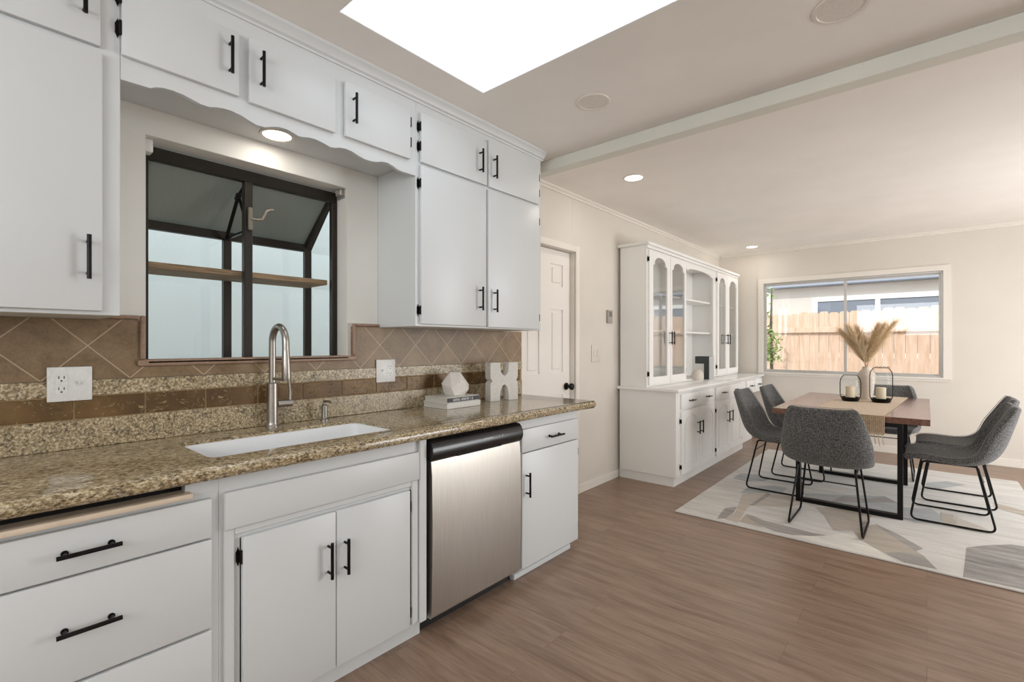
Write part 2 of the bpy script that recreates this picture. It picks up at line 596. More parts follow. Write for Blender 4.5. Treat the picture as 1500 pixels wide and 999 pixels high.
# white-painted lining of the window niche over the sink
mb = MB()
mb.plate([(.337, 1.3885), (WY0, 1.3885), (WY0, WZ1), (WY1, WZ1), (WY1, 1.3885), (1.493, 1.3885), (1.493, 2.1865), (.337, 2.1865)], [], 'x', XW + .0004, XW + .003)
mb.box(XW - .09, XW + .003, WY0 + .0002, WY0 + .0022, 1.2225, WZ1 - .0003)
mb.box(XW - .09, XW + .003, WY1 - .0022, WY1 - .0002, 1.2225, WZ1 - .0003)
mb.box(XW - .09, XW + .003, WY0 + .0023, WY1 - .0023, WZ1 - .0025, WZ1 - .0003)
struct('trim_8', mb, paint('niche_paint', (232, 229, 222), 0.5), 'white lining round the sink window', smooth=False)
FX0, FX1, FZ0, FZ1 = -1.68, 0.137, 0.905, 2.10
mb = MB(); mb.plate(rect(XW, XR, 0, ZC), [rect(FX0, FX1, FZ0, FZ1)], 'y', YF, YF + .14)
struct('wall_far', mb, M['wall'], 'cream far wall with the sliding window', smooth=False)
PY0, PY1, PZ = 4.05, 6.15, 2.1
KY0, KY1, KZ0, KZ1 = -1.8, 0.8, 1.2, 2.35  # opening added to hold the kitchen fill lamp
mb = MB(); mb.plate([(YB - .14, 0), (PY0, 0), (PY0, PZ), (PY1, PZ), (PY1, 0), (YF + .14, 0), (YF + .14, ZC), (YB - .14, ZC)],
                    [rect(KY0, KY1, KZ0, KZ1)], 'x', XR, XR + .14)
struct('wall_right', mb, M['wall'], 'cream right wall', smooth=False)
BX0_, BX1_, BZ0_, BZ1_ = -1.55, 1.95, 1.45, 2.42  # opening added to hold the fill lamp behind the camera
mb = MB(); mb.plate(rect(XW, XR, 0, ZC), [rect(BX0_, BX1_, BZ0_, BZ1_)], 'y', YB - .14, YB)
struct('wall_back', mb, M['wall'], 'cream wall behind the camera', smooth=False)
mb = MB(); mb.box(-3, 4, -6.0, YB - .15, 2.42, 2.52)  # unseen slab, added to block the sun at the rear opening
struct('added_sun_shield', mb, M['whitetrim'] if 'whitetrim' in M else M['trim'], 'unseen slab added to keep sun out of the rear opening')
# beam between kitchen and dining area
mb = MB(); mb.box(XW + .001, XR - .001, 2.65, 2.735, 2.469, ZC - .0005, 0.003)
struct('trim_1', mb, M['beam'], 'pale grey ceiling beam between kitchen and dining area')
# crown of dining left wall, far wall
mb = MB()
mb.plate([(XW, ZC), (XW + .028, ZC), (XW + .024, ZC - .014), (XW + .012, ZC - .022), (XW + .010, ZC - .036), (XW, ZC - .040)], [], 'y', 2.737, YF)
struct('trim_2', mb, M['trim'], 'thin crown moulding on the left wall')
mb = MB()
mb.plate([(YF, ZC), (YF - .028, ZC), (YF - .024, ZC - .014), (YF - .012, ZC - .022), (YF - .010, ZC - .036), (YF, ZC - .040)], [], 'x', XW + .03, XR)
struct('trim_3', mb, M['trim'], 'thin crown moulding on the far wall')
mb = MB(); mb.box(XW + .0005, XW + .014, 3.478, 4.168, 0, .075, .003)
struct('baseboard_left', mb, M['trim'], 'white baseboard left of the hutch')
mb = MB(); mb.box(-1.78, XR, YF - .014, YF - .0005, 0, .085, .003)
struct('baseboard_far', mb, M['trim'], 'white baseboard under the window')
# fine panel joint on the left wall above the door
mb = MB(); mb.box(XW - .002, XW + .002, 3.392, 3.397, 2.12, ZC - .04)
struct('trim_4', mb, M['trim'], 'narrow panel joint over the white door')

# --- six-panel door with casing
d = MB()
DX = -2.302
cols = [(DY0 + .105, DY0 + .275), (DY1 - .285, DY1 - .112)]
rows = [(0.22, 0.86), (1.045, 1.565), (1.755, 1.935)]
holes = [rect(a, b, c, e) for a, b in cols for c, e in rows]
d.plate(rect(DY0 + .004, DY1 - .004, 0.006, DZ - .004), holes, 'x', DX - .01, DX)
d.box(DX - .034, DX - .009, DY0 + .004, DY1 - .004, 0.006, DZ - .004)
for a, b in cols:
    for c, e in rows:
        d.box(DX - .012, DX - .003, a + .028, b - .028, c + .028, e - .028, .006)
door = build('door_1', d, M['door'])
door['kind'] = 'structure'; door['label'] = 'white six-panel door left of the hutch'
k = MB()
k.lathe([(0, 0), (.031, 0), (.031, .006), (.027, .011), (.013, .014), (.012, .034), (.024, .042), (.029, .054), (.026, .066), (.015, .073), (0, .075)], (DX + .0005, 3.355, .925), 24, 'x')
build('knob', k, M['black'], door, label='black round knob')
mb = MB()
mb.box(XW + .0005, XW + .018, DY1 + .003, DY1 + .060, 0, DZ + .057, .005, 2)
mb.box(XW + .0005, XW + .018, DY0 + .0, DY1 + .0025, DZ + .003, DZ + .057, .005, 2)
mb.box(XW - .139, XW - .0005, DY1 - .0035, DY1 - .0002, 0, DZ - .002)
struct('trim_5', mb, M['trim'], 'white casing round the six-panel door')

# --- garden (greenhouse) window over the sink
win = MB()
GX0, GX1 = -2.352, -2.66            # frame plane, front plane
gy0, gy1 = WY0 + .003, WY1 - .003
zt, zk, zb = 2.075, 1.838, 1.168     # top, knee of the roof, sill
win.box(GX0 - .03, GX0, gy0, gy1, zt - .052, zt, .002)                    # head
win.box(GX0 - .03, GX0, gy1 - .028, gy1, zb + .02, zt - .052, .002)       # right jamb
win.box(GX0 - .03, GX0, gy0, gy0 + .028, zb + .02, zt - .052, .002)       # left jamb
win.box(GX1, GX1 + .03, gy0, gy1, zk - .04, zk, .002)                     # knee rail
win.box(GX1, GX1 + .03, gy0, gy1, zb + .02, zb + .034, .002)
for yy in (gy0, 0.86, gy1 - .036):
    win.box(GX1, GX1 + .03, yy, yy + .036, zb + .034, zk - .04, .002)
for yy in (gy0, gy1 - .034):
    win.plate([(GX0 - .03, zt - .03), (GX0 - .03, zt), (GX1 - .004, zk + .016), (GX1 - .004, zk - .03), (GX1 + .03, zk - .028)], [], 'y', yy, yy + .034)
win.box(GX1 - .01, GX0 - .03, gy0, gy1, zb, zb + .02, .002)
w1 = struct('window_1', win, M['bronze'], 'dark bronze garden window over the sink')
mu = MB(); mu.box(GX0 - .028, GX0 + .006, .852, .888, zb + .02, zt - .052, .003); build('mullion', mu, M['bronze'], w1)
pn = MB(); pn.box(GX1 + .012, GX1 + .016, gy0 + .03, .862, zb + .045, zk - .035); build('pane', pn, M['clear'], w1)
pn = MB(); pn.box(GX1 + .012, GX1 + .016, .894, gy1 - .03, zb + .045, zk - .035); build('pane', pn, M['clear'], w1)
for yy in (gy0 + .014, gy1 - .018):
    pn = MB(); pn.plate([(GX0 - .03, zb + .03), (GX0 - .03, zt - .04), (GX1 + .03, zk - .03), (GX1 + .03, zb + .03)], [], 'y', yy, yy + .004)
    build('side_pane', pn, M['clear'], w1)
rp = MB()
rp.plate([(GX0 - .02, zt - .018), (GX0 - .02, zt - .012), (GX1 + .006, zk + .006), (GX1 + .006, zk)], [], 'y', gy0 + .03, gy1 - .03)
build('roof_pane', rp, M['roofglass'], w1)
# crank operator of the roof vent
cr = MB()
cr.box(GX0 + .006, GX0 + .022, .864, .884, 1.80, 1.905, .004)
build('crank_box', cr, M['crank'], w1)
cr = MB()
cr.tube([(GX0 + .02, .876, 1.852), (GX0 + .03, .90, 1.850), (GX0 + .032, .918, 1.855), (GX0 + .032, .928, 1.875), (GX0 + .032, .938, 1.898), (GX0 + .032, .955, 1.906), (GX0 + .034, .968, 1.908)], .006, 8)
build('crank_handle', cr, M['crank'], w1)
ar = MB()
ar.cyl((-2.440, .859, 1.972), (-2.60, .862, 1.80), .0085, 8)
ar.cyl((-2.440, .861, 1.972), (-2.40, .885, 1.83), .007, 8)
ar.cyl((-2.448, .857, 1.955), (-2.434, .862, 1.985), .013, 10)
ar.box(-2.62, -2.385, .862, .874, 1.796, 1.806)
ar.cyl((-2.434, .862, 1.983), (-2.408, .872, 2.012), .0075, 10)
build('vent_arm', ar, M['black'], w1)

# plant shelf inside the garden window
sh = MB(); sh.box(-2.625, -2.392, gy0 + .032, gy1 - .032, 1.592, 1.618, .003)
one('shelf', sh, M['shelfwood'], 'weathered brown plank shelf across the garden window', 'shelf', (-2.5, .889, 1.592))
# blind brackets in the top corners of the reveal
br = MB(); br.box(-2.345, -2.29, WY0 + .0025, WY0 + .034, 2.030, 2.082, .006, 2)
one('blind_bracket', br, M['white'], 'white blind bracket in the top left corner of the garden window', 'bracket', (-2.31, WY0, 2.03), 'blind brackets over the sink window')
br = MB(); br.box(-2.345, -2.27, WY1 - .005, WY1 - .0024, 2.035, 2.082, .001); br.box(-2.335, -2.285, WY1 - .022, WY1 - .005, 2.050, 2.080, .003)
br.cyl((-2.31, WY1 - .03, 2.066), (-2.31, WY1 - .02, 2.066), .012, 12)
one('blind_bracket', br, M['alu'], 'metal blind bracket in the top right corner of the garden window', 'bracket', (-2.31, WY1, 2.03), 'blind brackets over the sink window')

# --- far sliding window
fw = MB()
fy0, fy1 = YF + .012, YF + .062
fw.plate(rect(FX0 + .001, FX1 - .001, FZ0 + .001, FZ1 - .001), [rect(FX0 + .016, FX1 - .018, FZ0 + .018, FZ1 - .022)], 'y', fy0, fy1)
w2 = struct('window_2', fw, M['alu'], 'aluminium sliding window facing the fence', smooth=False)
xm = -0.765
s1 = MB(); s1.plate(rect(FX0 + .017, xm + .016, FZ0 + .019, FZ1 - .023), [rect(FX0 + .034, xm - .014, FZ0 + .036, FZ1 - .038)], 'y', fy0 + .004, fy0 + .022)
sa = build('sash', s1, M['alu'], w2, smooth=False)
p1 = MB(); p1.box(FX0 + .032, xm - .012, fy0 + .011, fy0 + .015, FZ0 + .034, FZ1 - .036); build('pane', p1, M['clear'], sa)
s2 = MB(); s2.plate(rect(xm - .014, FX1 - .019, FZ0 + .019, FZ1 - .023), [rect(xm + .012, FX1 - .036, FZ0 + .036, FZ1 - .038)], 'y', fy0 + .026, fy0 + .044)
sb = build('sash', s2, M['alu'], w2, smooth=False)
p2 = MB(); p2.box(xm + .010, FX1 - .034, fy0 + .033, fy0 + .037, FZ0 + .034, FZ1 - .036); build('pane', p2, M['clear'], sb)
mb = MB()
mb.plate(rect(FX0 - .062, FX1 + .062, FZ0 - .045, FZ1 + .06), [rect(FX0, FX1, FZ0, FZ1)], 'y', YF - .014, YF - .0005)
mb.box(FX0 - .07, FX1 + .07, YF - .03, YF - .0145, FZ0 - .022, FZ0 - .002, .003)
struct('trim_6', mb, M['trim'], 'white casing round the sliding window', smooth=False)
# --- patio door out of frame; kitchen and back windows added for fill light
for nm, (a, b, c, e), lab in (('door_2', (PY0, PY1, 0.0, PZ), 'white sliding patio door in the right wall'), ('added_window_3', (KY0, KY1, KZ0, KZ1), 'white window added to the right kitchen wall for fill light'), ('added_window_4', (BX0_, BX1_, BZ0_, BZ1_), 'white window added behind the camera for fill light')):
    q = MB(); m = (a + b) / 2
    q.plate(rect(a + .001, b - .001, c + .001, e - .001), [rect(a + .06, m - .03, c + .06, e - .06), rect(m + .03, b - .06, c + .06, e - .06)], 'y' if nm == 'added_window_4' else 'x', YB - .10 if nm == 'added_window_4' else XR + .06, YB - .06 if nm == 'added_window_4' else XR + .10)
    o = struct(nm, q, M['whitetrim'], lab, smooth=False)
    for y0, y1 in ((a + .06, m - .03), (m + .03, b - .06)):
        q = MB()
        if nm == 'added_window_4': q.box(y0, y1, YB - .082, YB - .078, c + .06, e - .06)
        else: q.box(XR + .078, XR + .082, y0, y1, c + .06, e - .06)
        build('pane', q, M['clear'], o)

# --- skylight
t = thing('skylight', 'large bright rectangular skylight in the kitchen ceiling', 'skylight', (-1.05, 1.34, ZC))
q = MB()
q.plate(rect(SKX0, SKX1, SKY0, SKY1), [rect(SKX0 + .004, SKX1 - .004, SKY0 + .004, SKY1 - .004)], 'z', ZC + .001, ZC + .34)
build('shaft', q, M['shaft'], t, smooth=False)
q = MB(); q.box(SKX0, SKX1, SKY0, SKY1, ZC + .34, ZC + .352)
build('lens', q, M['sky_lens'], t)

# --- recessed ceiling lights
def downlight(x, y, z, r, on, label, power=0.0):
    t = thing('recessed_light', label, 'ceiling light', (x, y, z), 'recessed lights')
    q = MB(); q.lathe([(r * .80, -.002), (r * .83, -.005), (r * .97, -.004), (r, -.0005), (r, 0)], (x, y, z), 40)
    build('trim_ring', q, M['trim'], t)
    q = MB(); q.lathe([(0, -.0028), (r * .80, -.0028), (r * .82, -.001)], (x, y, z), 40)
    build('lens', q, M['lens_on'] if on else M['lens_off'], t, label='glowing lens' if on else None)
    if power:
        lamp('recessed_light_glow', 'AREA', (0, 0, -.006), (0, 0, 0), power, (1.0, 0.93, 0.84), r * 1.3, parent=t)
    return t
downlight(-2.13, .905, 2.187, .070, True, 'lit round light under the cabinet over the sink', 0.5)
downlight(-1.318, 2.172, ZC, .088, False, 'unlit round ceiling light between skylight and beam')
downlight(-.245, 2.17, ZC, .095, False, 'unlit round ceiling light at the top edge right of the skylight')
downlight(-1.685, 3.36, ZC, .082, True, 'lit round ceiling light above the hutch end, nearest past the beam', 2.0)
downlight(-1.72, 6.75, ZC, .080, True, 'small lit round ceiling light near the far wall', 2.0)

# ================================================================== cabinet hardware
def pull(name, parent, c, axis, L=.132, face=1):
    """black bar pull; c = centre on the door face, bar stands off along +x"""
    x, y, z = c
    q = MB(); so = .030; p = L * .36
    if axis == 'z':
        q.cyl((x + so, y, z - L / 2), (x + so, y, z + L / 2), .0058, 12)
        for s in (-1, 1):
            q.cyl((x + .0002, y, z + s * p), (x + so, y, z + s * p), .0045, 10)
    else:
        q.cyl((x + so, y - L / 2, z), (x + so, y + L / 2, z), .0058, 12)
        for s in (-1, 1):
            q.cyl((x + .0002, y + s * p, z), (x + so, y + s * p, z), .0045, 10)
            q.cyl((x + .0002, y + s * p, z), (x + .004, y + s * p, z), .008, 10)
    return build(name, q, M['black'], parent)

def hinge(parent, xf, y, z, side, h=.062, two=True):
    """ornamental hinge leaf on the frame beside a door edge; side=-1: frame lies at smaller y"""
    q = MB(); w = .013
    a, b = (y - w - .002, y - .002) if side < 0 else (y + .002, y + w + .002)
    q.plate([(a + .003, z - h / 2 + .01), ((a + b) / 2, z - h / 2), (b - .003, z - h / 2 + .01), (b, z - h / 2 + .016), (b, z + h / 2 - .016), (b - .003, z + h / 2 - .01), ((a + b) / 2, z + h / 2), (a + .003, z + h / 2 - .01), (a, z + h / 2 - .016), (a, z - h / 2 + .016)], [], 'x', xf + .0003, xf + .003)
    yb = y + side * .0035
    q.cyl((xf + .0145, yb, z - h * .36), (xf + .0145, yb, z + h * .36), .0042, 8)
    q.box(xf + .003, xf + .0145, min(yb, yb + side * .003), max(yb, yb + side * .003), z - h * .3, z + h * .3)
    return build('hinge', q, M['hinge'], parent)

def slab(name, parent, x0, x1, y0, y1, z0, z1, mat, bev=.0035, label=None):
    q = MB(); q.box(x0, x1, y0, y1, z0, z1, bev, 2)
    return build(name, q, mat, parent, label=label)

# ================================================================== upper kitchen cabinets
UX, UD = -1.93, -1.911     # face frame plane, door face
ZU0, ZU1 = 1.370, 2.488
def upper_door(parent, y0, y1, z0, z1, handle=None, hy=None, hz=None, hinges=(), hs=-1):
    d = slab('door', parent, UX + .0005, UD, y0, y1, z0, z1, M['cab'])
    if handle:
        pull('handle', d, (UD, hy, hz), 'z')
    for z in hinges:
        hinge(d, UX, y0 if hs < 0 else y1, z, hs)
    return d
# left cabinet
t = thing('wall_cabinet', 'white upper cabinet left of the sink window, cut by the photo edge', 'cabinet', (-2.1, -.1, ZU0), 'upper kitchen cabinets')
q = MB(); q.box(XW + .001, UX, -.62, .336, ZU0, ZC - .003, .002); build('cabinet_body', q, M['cab'], t)
upper_door(t, -.215, .286, 2.192, 2.432, 1, .247, 2.328)
upper_door(t, -.215, .290, 1.382, 2.176, 1, .255, 1.541)
upper_door(t, -.60, -.235, 2.192, 2.432)
upper_door(t, -.60, -.235, 1.382, 2.176)
# bridge cabinet over the sink with scalloped valance
t = thing('bridge_cabinet', 'white cabinet over the sink window with three doors and scalloped valance', 'cabinet', (-2.1, .9, 2.19), 'upper kitchen cabinets')
q = MB()
q.box(XW + .001, UX - .0185, .3365, 1.4935, 2.187, ZC - .003)
build('cabinet_body', q, M['cab'], t)
vz = [(.336, 2.119), (.380, 2.121), (.414, 2.122), (.428, 2.131), (.448, 2.137), (.475, 2.139), (.505, 2.137), (.535, 2.130), (.560, 2.124), (.585, 2.124), (.605, 2.131), (.630, 2.136), (.655, 2.137), (.690, 2.132), (.722, 2.121), (.745, 2.115), (.775, 2.117), (.80, 2.128), (.83, 2.136), (.86, 2.137), (.885, 2.131), (.905, 2.125), (.925, 2.128), (.945, 2.133), (.975, 2.136), (1.01, 2.131), (1.043, 2.123), (1.065, 2.127), (1.085, 2.135), (1.115, 2.139), (1.145, 2.136), (1.175, 2.127), (1.21, 2.120), (1.25, 2.122), (1.275, 2.127), (1.30, 2.136), (1.33, 2.139), (1.36, 2.133), (1.385, 2.123), (1.42, 2.120), (1.46, 2.121), (1.4935, 2.121)]
q = MB(); q.plate([(.3365, ZC - .003)] + [(.3365, 2.119)] + vz[1:] + [(1.4935, ZC - .003)], [], 'x', UX - .018, UX)
build('valance', q, M['cab'], t, label='face board with scalloped lower edge')
upper_door(t, .333 + .004, .677, 2.192, 2.426, 1, .644, 2.319, (2.276, 2.376), -1)
upper_door(t, .712, 1.057, 2.185, 2.426, 1, .752, 2.314)
d4 = upper_door(t, 1.103, 1.451, 2.187, 2.426, 1, 1.139, 2.311)
for z in (2.272, 2.371):
    hinge(d4, UX, 1.451, z, 1)
# right cabinet
t = thing('wall_cabinet', 'white upper cabinet right of the sink window with two tall and two short doors', 'cabinet', (-2.1, 2.0, ZU0), 'upper kitchen cabinets')
q = MB(); q.box(XW + .001, UX, 1.494, 2.520, ZU0, ZC - .003, .002); build('cabinet_body', q, M['cab'], t)
upper_door(t, 1.4965 + .02, 1.991, 2.192, 2.440, 1, 1.928, 2.311, (2.272, 2.371), -1)
upper_door(t, 2.006, 2.482, 2.190, 2.462, 1, 2.043, 2.306, (2.265, 2.365), 1)
upper_door(t, 1.4965 + .02, 1.985, 1.382, 2.176, 1, 1.927, 1.536, (1.451, 2.087), -1)
upper_door(t, 2.001, 2.482, 1.378, 2.174, 1, 2.046, 1.531, (1.452, 2.079), 1)
# kitchen crown
mb = MB()
mb.plate([(UX + .0006, ZC - .0005), (UX + .042, ZC - .0005), (UX + .040, ZC - .012), (UX + .026, ZC - .024), (UX + .018, ZC - .040), (UX + .008, ZC - .046), (UX + .006, ZC - .055), (UX + .0006, ZC - .055)], [], 'y', -.62, 2.535)
struct('trim_7', mb, M['cab'], 'crown moulding along the upper cabinets')

# ================================================================== base cabinets
BX, BD, KX = -1.665, -1.645, -1.700
CT0, CT1 = 0.872, 0.915
def base_box(parent, y0, y1, hollow=False):
    q = MB()
    if not hollow:
        q.box(XW + .001, BX, y0, y1, .075, CT0 - .002, .001)
        q.box(XW + .001, KX, y0, y1, .0005, .075)
    else:
        q.box(XW + .001, BX, y0, y0 + .018, .075, CT0 - .002)
        q.box(XW + .001, BX, y1 - .018, y1, .075, CT0 - .002)
        q.box(XW + .001, BX - .02, y0 + .018, y1 - .018, .075, .095)
        q.box(XW + .001, KX, y0, y1, .0005, .075)
        q.plate(rect(y0 + .018, y1 - .018, .075, CT0 - .002), [rect(y0 + .06, y1 - .06, .12, .66)], 'x', BX - .02, BX)
    return build('cabinet_body', q, M['cab'], parent, smooth=not hollow)
# drawer base, left
t = thing('base_cabinet', 'white drawer base at the left end below the granite', 'cabinet', (-1.95, .2, 0), 'kitchen base cabinets')
q = MB()
q.box(XW + .001, BX, -.62, .530, .075, .826, .001)
q.box(XW + .001, KX, -.62, .530, .0005, .075)
q.box(XW + .001, BX, .441, .530, .826, CT0 - .002)
q.box(-1.70, BX, -.12, .441, .8625, CT0 - .002)
q.box(XW + .001, BX, -.62, -.12, .826, CT0 - .002)
build('cabinet_body', q, M['cab'], t)
q = MB(); q.box(-2.15, -1.7005, -.12, .441, .8265, CT0 - .002); build('board_slot', q, M['void'], t, label='dark slot behind the cutting board')
for z0, z1, hz in ((.692, .811, .752), (.418, .686, .556), (.118, .410, .27)):
    d = slab('drawer', t, BX + .0005, BD, -.07, .506, z0, z1, M['cab'])
    pull('handle', d, (BD, .2215, hz), 'y', .128)
for z0, z1, hz in ((.692, .811, .752), (.118, .686, .4)):
    slab('drawer', t, BX + .0005, BD, -.60, -.10, z0, z1, M['cab'])
q = MB(); q.box(-1.698, BX, -.115, .440, .8268, .8415); q.box(BX + .0005, -1.628, -.115, .452, .8268, .8425, .003, 2)
one('cutting_board', q, M['board'], 'pale wood pull-out cutting board just under the granite', 'cutting board', (-1.64, .16, .8268))
# sink base
t = thing('base_cabinet', 'white sink base with false drawer panel and two doors left of the dishwasher', 'cabinet', (-1.95, .95, 0), 'kitchen base cabinets')
base_box(t, .5305, 1.3385, True)
q = MB(); q.box(BX + .0005, BD, .542, 1.296, .700, .818, .0035, 2); build('false_drawer_panel', q, M['cab'], t)
q = MB(); q.box(BX + .0005, BX + .010, .542, .572, .085, .699, .003); q.box(BX + .0005, BX + .010, 1.262, 1.296, .085, .699, .003); q.box(BX + .0005, BX + .010, .5725, 1.2615, .676, .699, .003)
build('door_surround', q, M['cab'], t)
q = MB(); q.box(BX + .0005, BD - .004, 1.300, 1.338, .078, CT0 - .004, .003); build('end_stile', q, M['cab'], t)
d = slab('door', t, BX + .0005, BD, .593, .911, .088, .664, M['cab'])
pull('handle', d, (BD, .880, .500), 'z', .130); 
for z in (.602, .16): hinge(d, BX, .593, z, -1, .06)
d = slab('door', t, BX + .0005, BD, .9145, 1.247, .088, .664, M['cab'])
pull('handle', d, (BD, .945, .495), 'z', .130)
for z in (.592, .146): hinge(d, BX, 1.247, z, 1, .055)
# right end base
t = thing('base_cabinet', 'white end base with one drawer and one door right of the dishwasher', 'cabinet', (-1.95, 2.25, 0), 'kitchen base cabinets')
q = MB(); q.box(XW + .001, BX, 1.968, 2.545, .062, CT0 - .002, .001); q.box(XW + .001, KX, 1.968, 2.512, .0005, .062); q.box(KX + .0005, KX + .012, 1.968, 2.510, .0005, .03, .003)
build('cabinet_body', q, M['cab'], t)
d = slab('drawer', t, BX + .0005, BD, 1.985, 2.532, .693, .818, M['cab'])
pull('handle', d, (BD, 2.275, .752), 'y', .128)
d = slab('door', t, BX + .0005, BD, 1.985, 2.532, .066, .687, M['cab'])
pull('handle', d, (BD, 2.017, .520), 'z', .132)
for z in (.612, .15): hinge(d, BX, 2.532, z, 1, .06)

# dishwasher
t = thing('dishwasher', 'stainless steel dishwasher with black control strip', 'dishwasher', (-1.93, 1.655, 0))
y0, y1 = 1.3465, 1.962
q = MB(); q.box(XW + .05, -1.672, y0, y1, .10, CT0 - .004); q.box(XW + .05, -1.715, y0, y1, .0005, .10)
build('tub', q, M['kick'], t, label='black tub and kick plate')
q = MB()
prof = [(-1.672, .072), (-1.646, .072), (-1.640, .080), (-1.634, .30), (-1.632, .50), (-1.636, .70), (-1.642, .764), (-1.672, .764)]
q.plate(prof, [], 'y', y0 + .010, y1 - .003)
build('door_panel', q, M['stainless'], t, ang=20)
q = MB()
prof = [(-1.672, .766), (-1.638, .766), (-1.630, .774), (-1.622, .790), (-1.619, .805), (-1.622, .826), (-1.632, .846), (-1.645, .858), (-1.672, .860)]
q.plate(prof, [], 'y', y0 + .003, y1)
cp = build('control_panel', q, M['dwblack'], t, ang=40)
q = MB()
for i in range(9):
    q.box(-1.6215, -1.6205, 1.668 + i * .0068, 1.668 + i * .0068 + .0048, .8175, .8175 + .006)
build('lettering', q, M['ink'], cp, label='small white lettering')
for yy, zz in ((1.775, .816), (1.80, .817)):
    q = MB(); q.box(-1.6218, -1.6202, yy, yy + .003, zz, zz + .009)
    build('symbol', q, M['ink'], cp, label='tiny white symbol')
q = MB(); q.plate([(-1.640, .767), (-1.640, .776), (-1.6272, .7795), (-1.6285, .7665)], [], 'y', 1.50, 1.80); build('grip_recess', q, M['void'], cp)

# ================================================================== countertop, sink, faucet, backsplash
cb = bmesh.new()
cx0, cx1, cy0, cy1 = XW + .001, -1.607, -.62, 2.708
hx0, hx1, hy0, hy1 = -2.078, -1.733, .528, 1.252
def ring(x0, x1, y0, y1, z, rr=None):
    if not rr:
        return [cb.verts.new(p) for p in ((x0, y0, z), (x1, y0, z), (x1, y1, z), (x0, y1, z))]
V = {}
for nm, z in (('t', CT1), ('b', CT0)):
    V[nm + 'o'] = ring(cx0, cx1, cy0, cy1, z); V[nm + 'i'] = ring(hx0, hx1, hy0, hy1, z)
for i in range(4):
    j = (i + 1) % 4
    cb.faces.new((V['to'][i], V['to'][j], V['ti'][j], V['ti'][i]))
    cb.faces.new((V['bo'][j], V['bo'][i], V['bi'][i], V['bi'][j]))
    cb.faces.new((V['to'][j], V['to'][i], V['bo'][i], V['bo'][j]))
    cb.faces.new((V['ti'][i], V['ti'][j], V['bi'][j], V['bi'][i]))
cb.edges.ensure_lookup_table()
def eb(a, b):
    return cb.edges.get((a, b))
ev = [eb(V['to'][2], V['bo'][2])] + [eb(V['ti'][i], V['bi'][i]) for i in range(4)]
bmesh.ops.bevel(cb, geom=ev, offset=.035, segments=5, affect='EDGES', profile=.5)
es = [e for e in cb.edges if abs(e.verts[0].co.z - e.verts[1].co.z) < 1e-5 and (min(v.co.x for v in e.verts) > cx1 - .037 and max(v.co.x for v in e.verts) > cx1 - .034 or min(v.co.y for v in e.verts) > cy1 - .036)
      and len(e.link_faces) == 2 and any(abs(f.normal.z) < .5 for f in e.link_faces)]
cb.normal_update()
es = [e for e in cb.edges if abs(e.verts[0].co.z - e.verts[1].co.z) < 1e-5 and (min(v.co.x for v in e.verts) > cx1 - .037 or min(v.co.y for v in e.verts) > cy1 - .037)
      and any(abs(f.normal.z) < .5 for f in e.link_faces)]
bmesh.ops.bevel(cb, geom=es, offset=.017, segments=5, affect='EDGES', profile=.5)
q = MB(); q.bm.free(); q.bm = cb
one('countertop', q, M['granite'], 'speckled brown and tan granite kitchen countertop', 'countertop', (-1.95, 1.05, CT0))

t = thing('sink', 'white undermount sink set in the granite', 'sink', (-1.905, .89, .68))
sb_ = bmesh.new()
def rrect(x0, x1, y0, y1, r, z, n=5):
    out = []
    for cx, cy, a0 in ((x1 - r, y1 - r, 0), (x0 + r, y1 - r, pi / 2), (x0 + r, y0 + r, pi), (x1 - r, y0 + r, 1.5 * pi)):
        for k in range(n + 1):
            a = a0 + pi / 2 * k / n
            out.append(sb_.verts.new((cx + r * cos(a), cy + r * sin(a), z)))
    return out
e_ = .0015
loops = [rrect(hx0 + e_, hx1 - e_, hy0 + e_, hy1 - e_, .034, CT1 - .012), rrect(hx0 + .008, hx1 - .008, hy0 + .008, hy1 - .008, .034, CT1 - .014),
         rrect(hx0 + .012, hx1 - .012, hy0 + .012, hy1 - .012, .036, CT0 - .02), rrect(hx0 + .018, hx1 - .018, hy0 + .018, hy1 - .018, .04, .72), rrect(hx0 + .05, hx1 - .05, hy0 + .05, hy1 - .05, .04, .695)]
outer = [rrect(hx0 + e_, hx1 - e_, hy0 + e_, hy1 - e_, .034, CT0 - .02), rrect(hx0 + .006, hx1 - .006, hy0 + .006, hy1 - .006, .04, .71), rrect(hx0 + .05, hx1 - .05, hy0 + .05, hy1 - .05, .04, .68)]
seq = outer[::-1] + loops
for A, B in zip(seq, seq[1:]):
    n = len(A)
    for k in range(n):
        sb_.faces.new((A[k], A[(k + 1) % n], B[(k + 1) % n], B[k]))
sb_.faces.new(loops[-1]); sb_.faces.new(outer[-1][::-1])
q = MB(); q.bm.free(); q.bm = sb_
build('basin', q, M['ceramic'], t)
q = MB(); q.lathe([(0, .0005), (.03, .0005), (.042, .003), (.044, .001), (.044, 0)], (-1.905, .89, .6952), 24); build('drain', q, M['steel'], t)

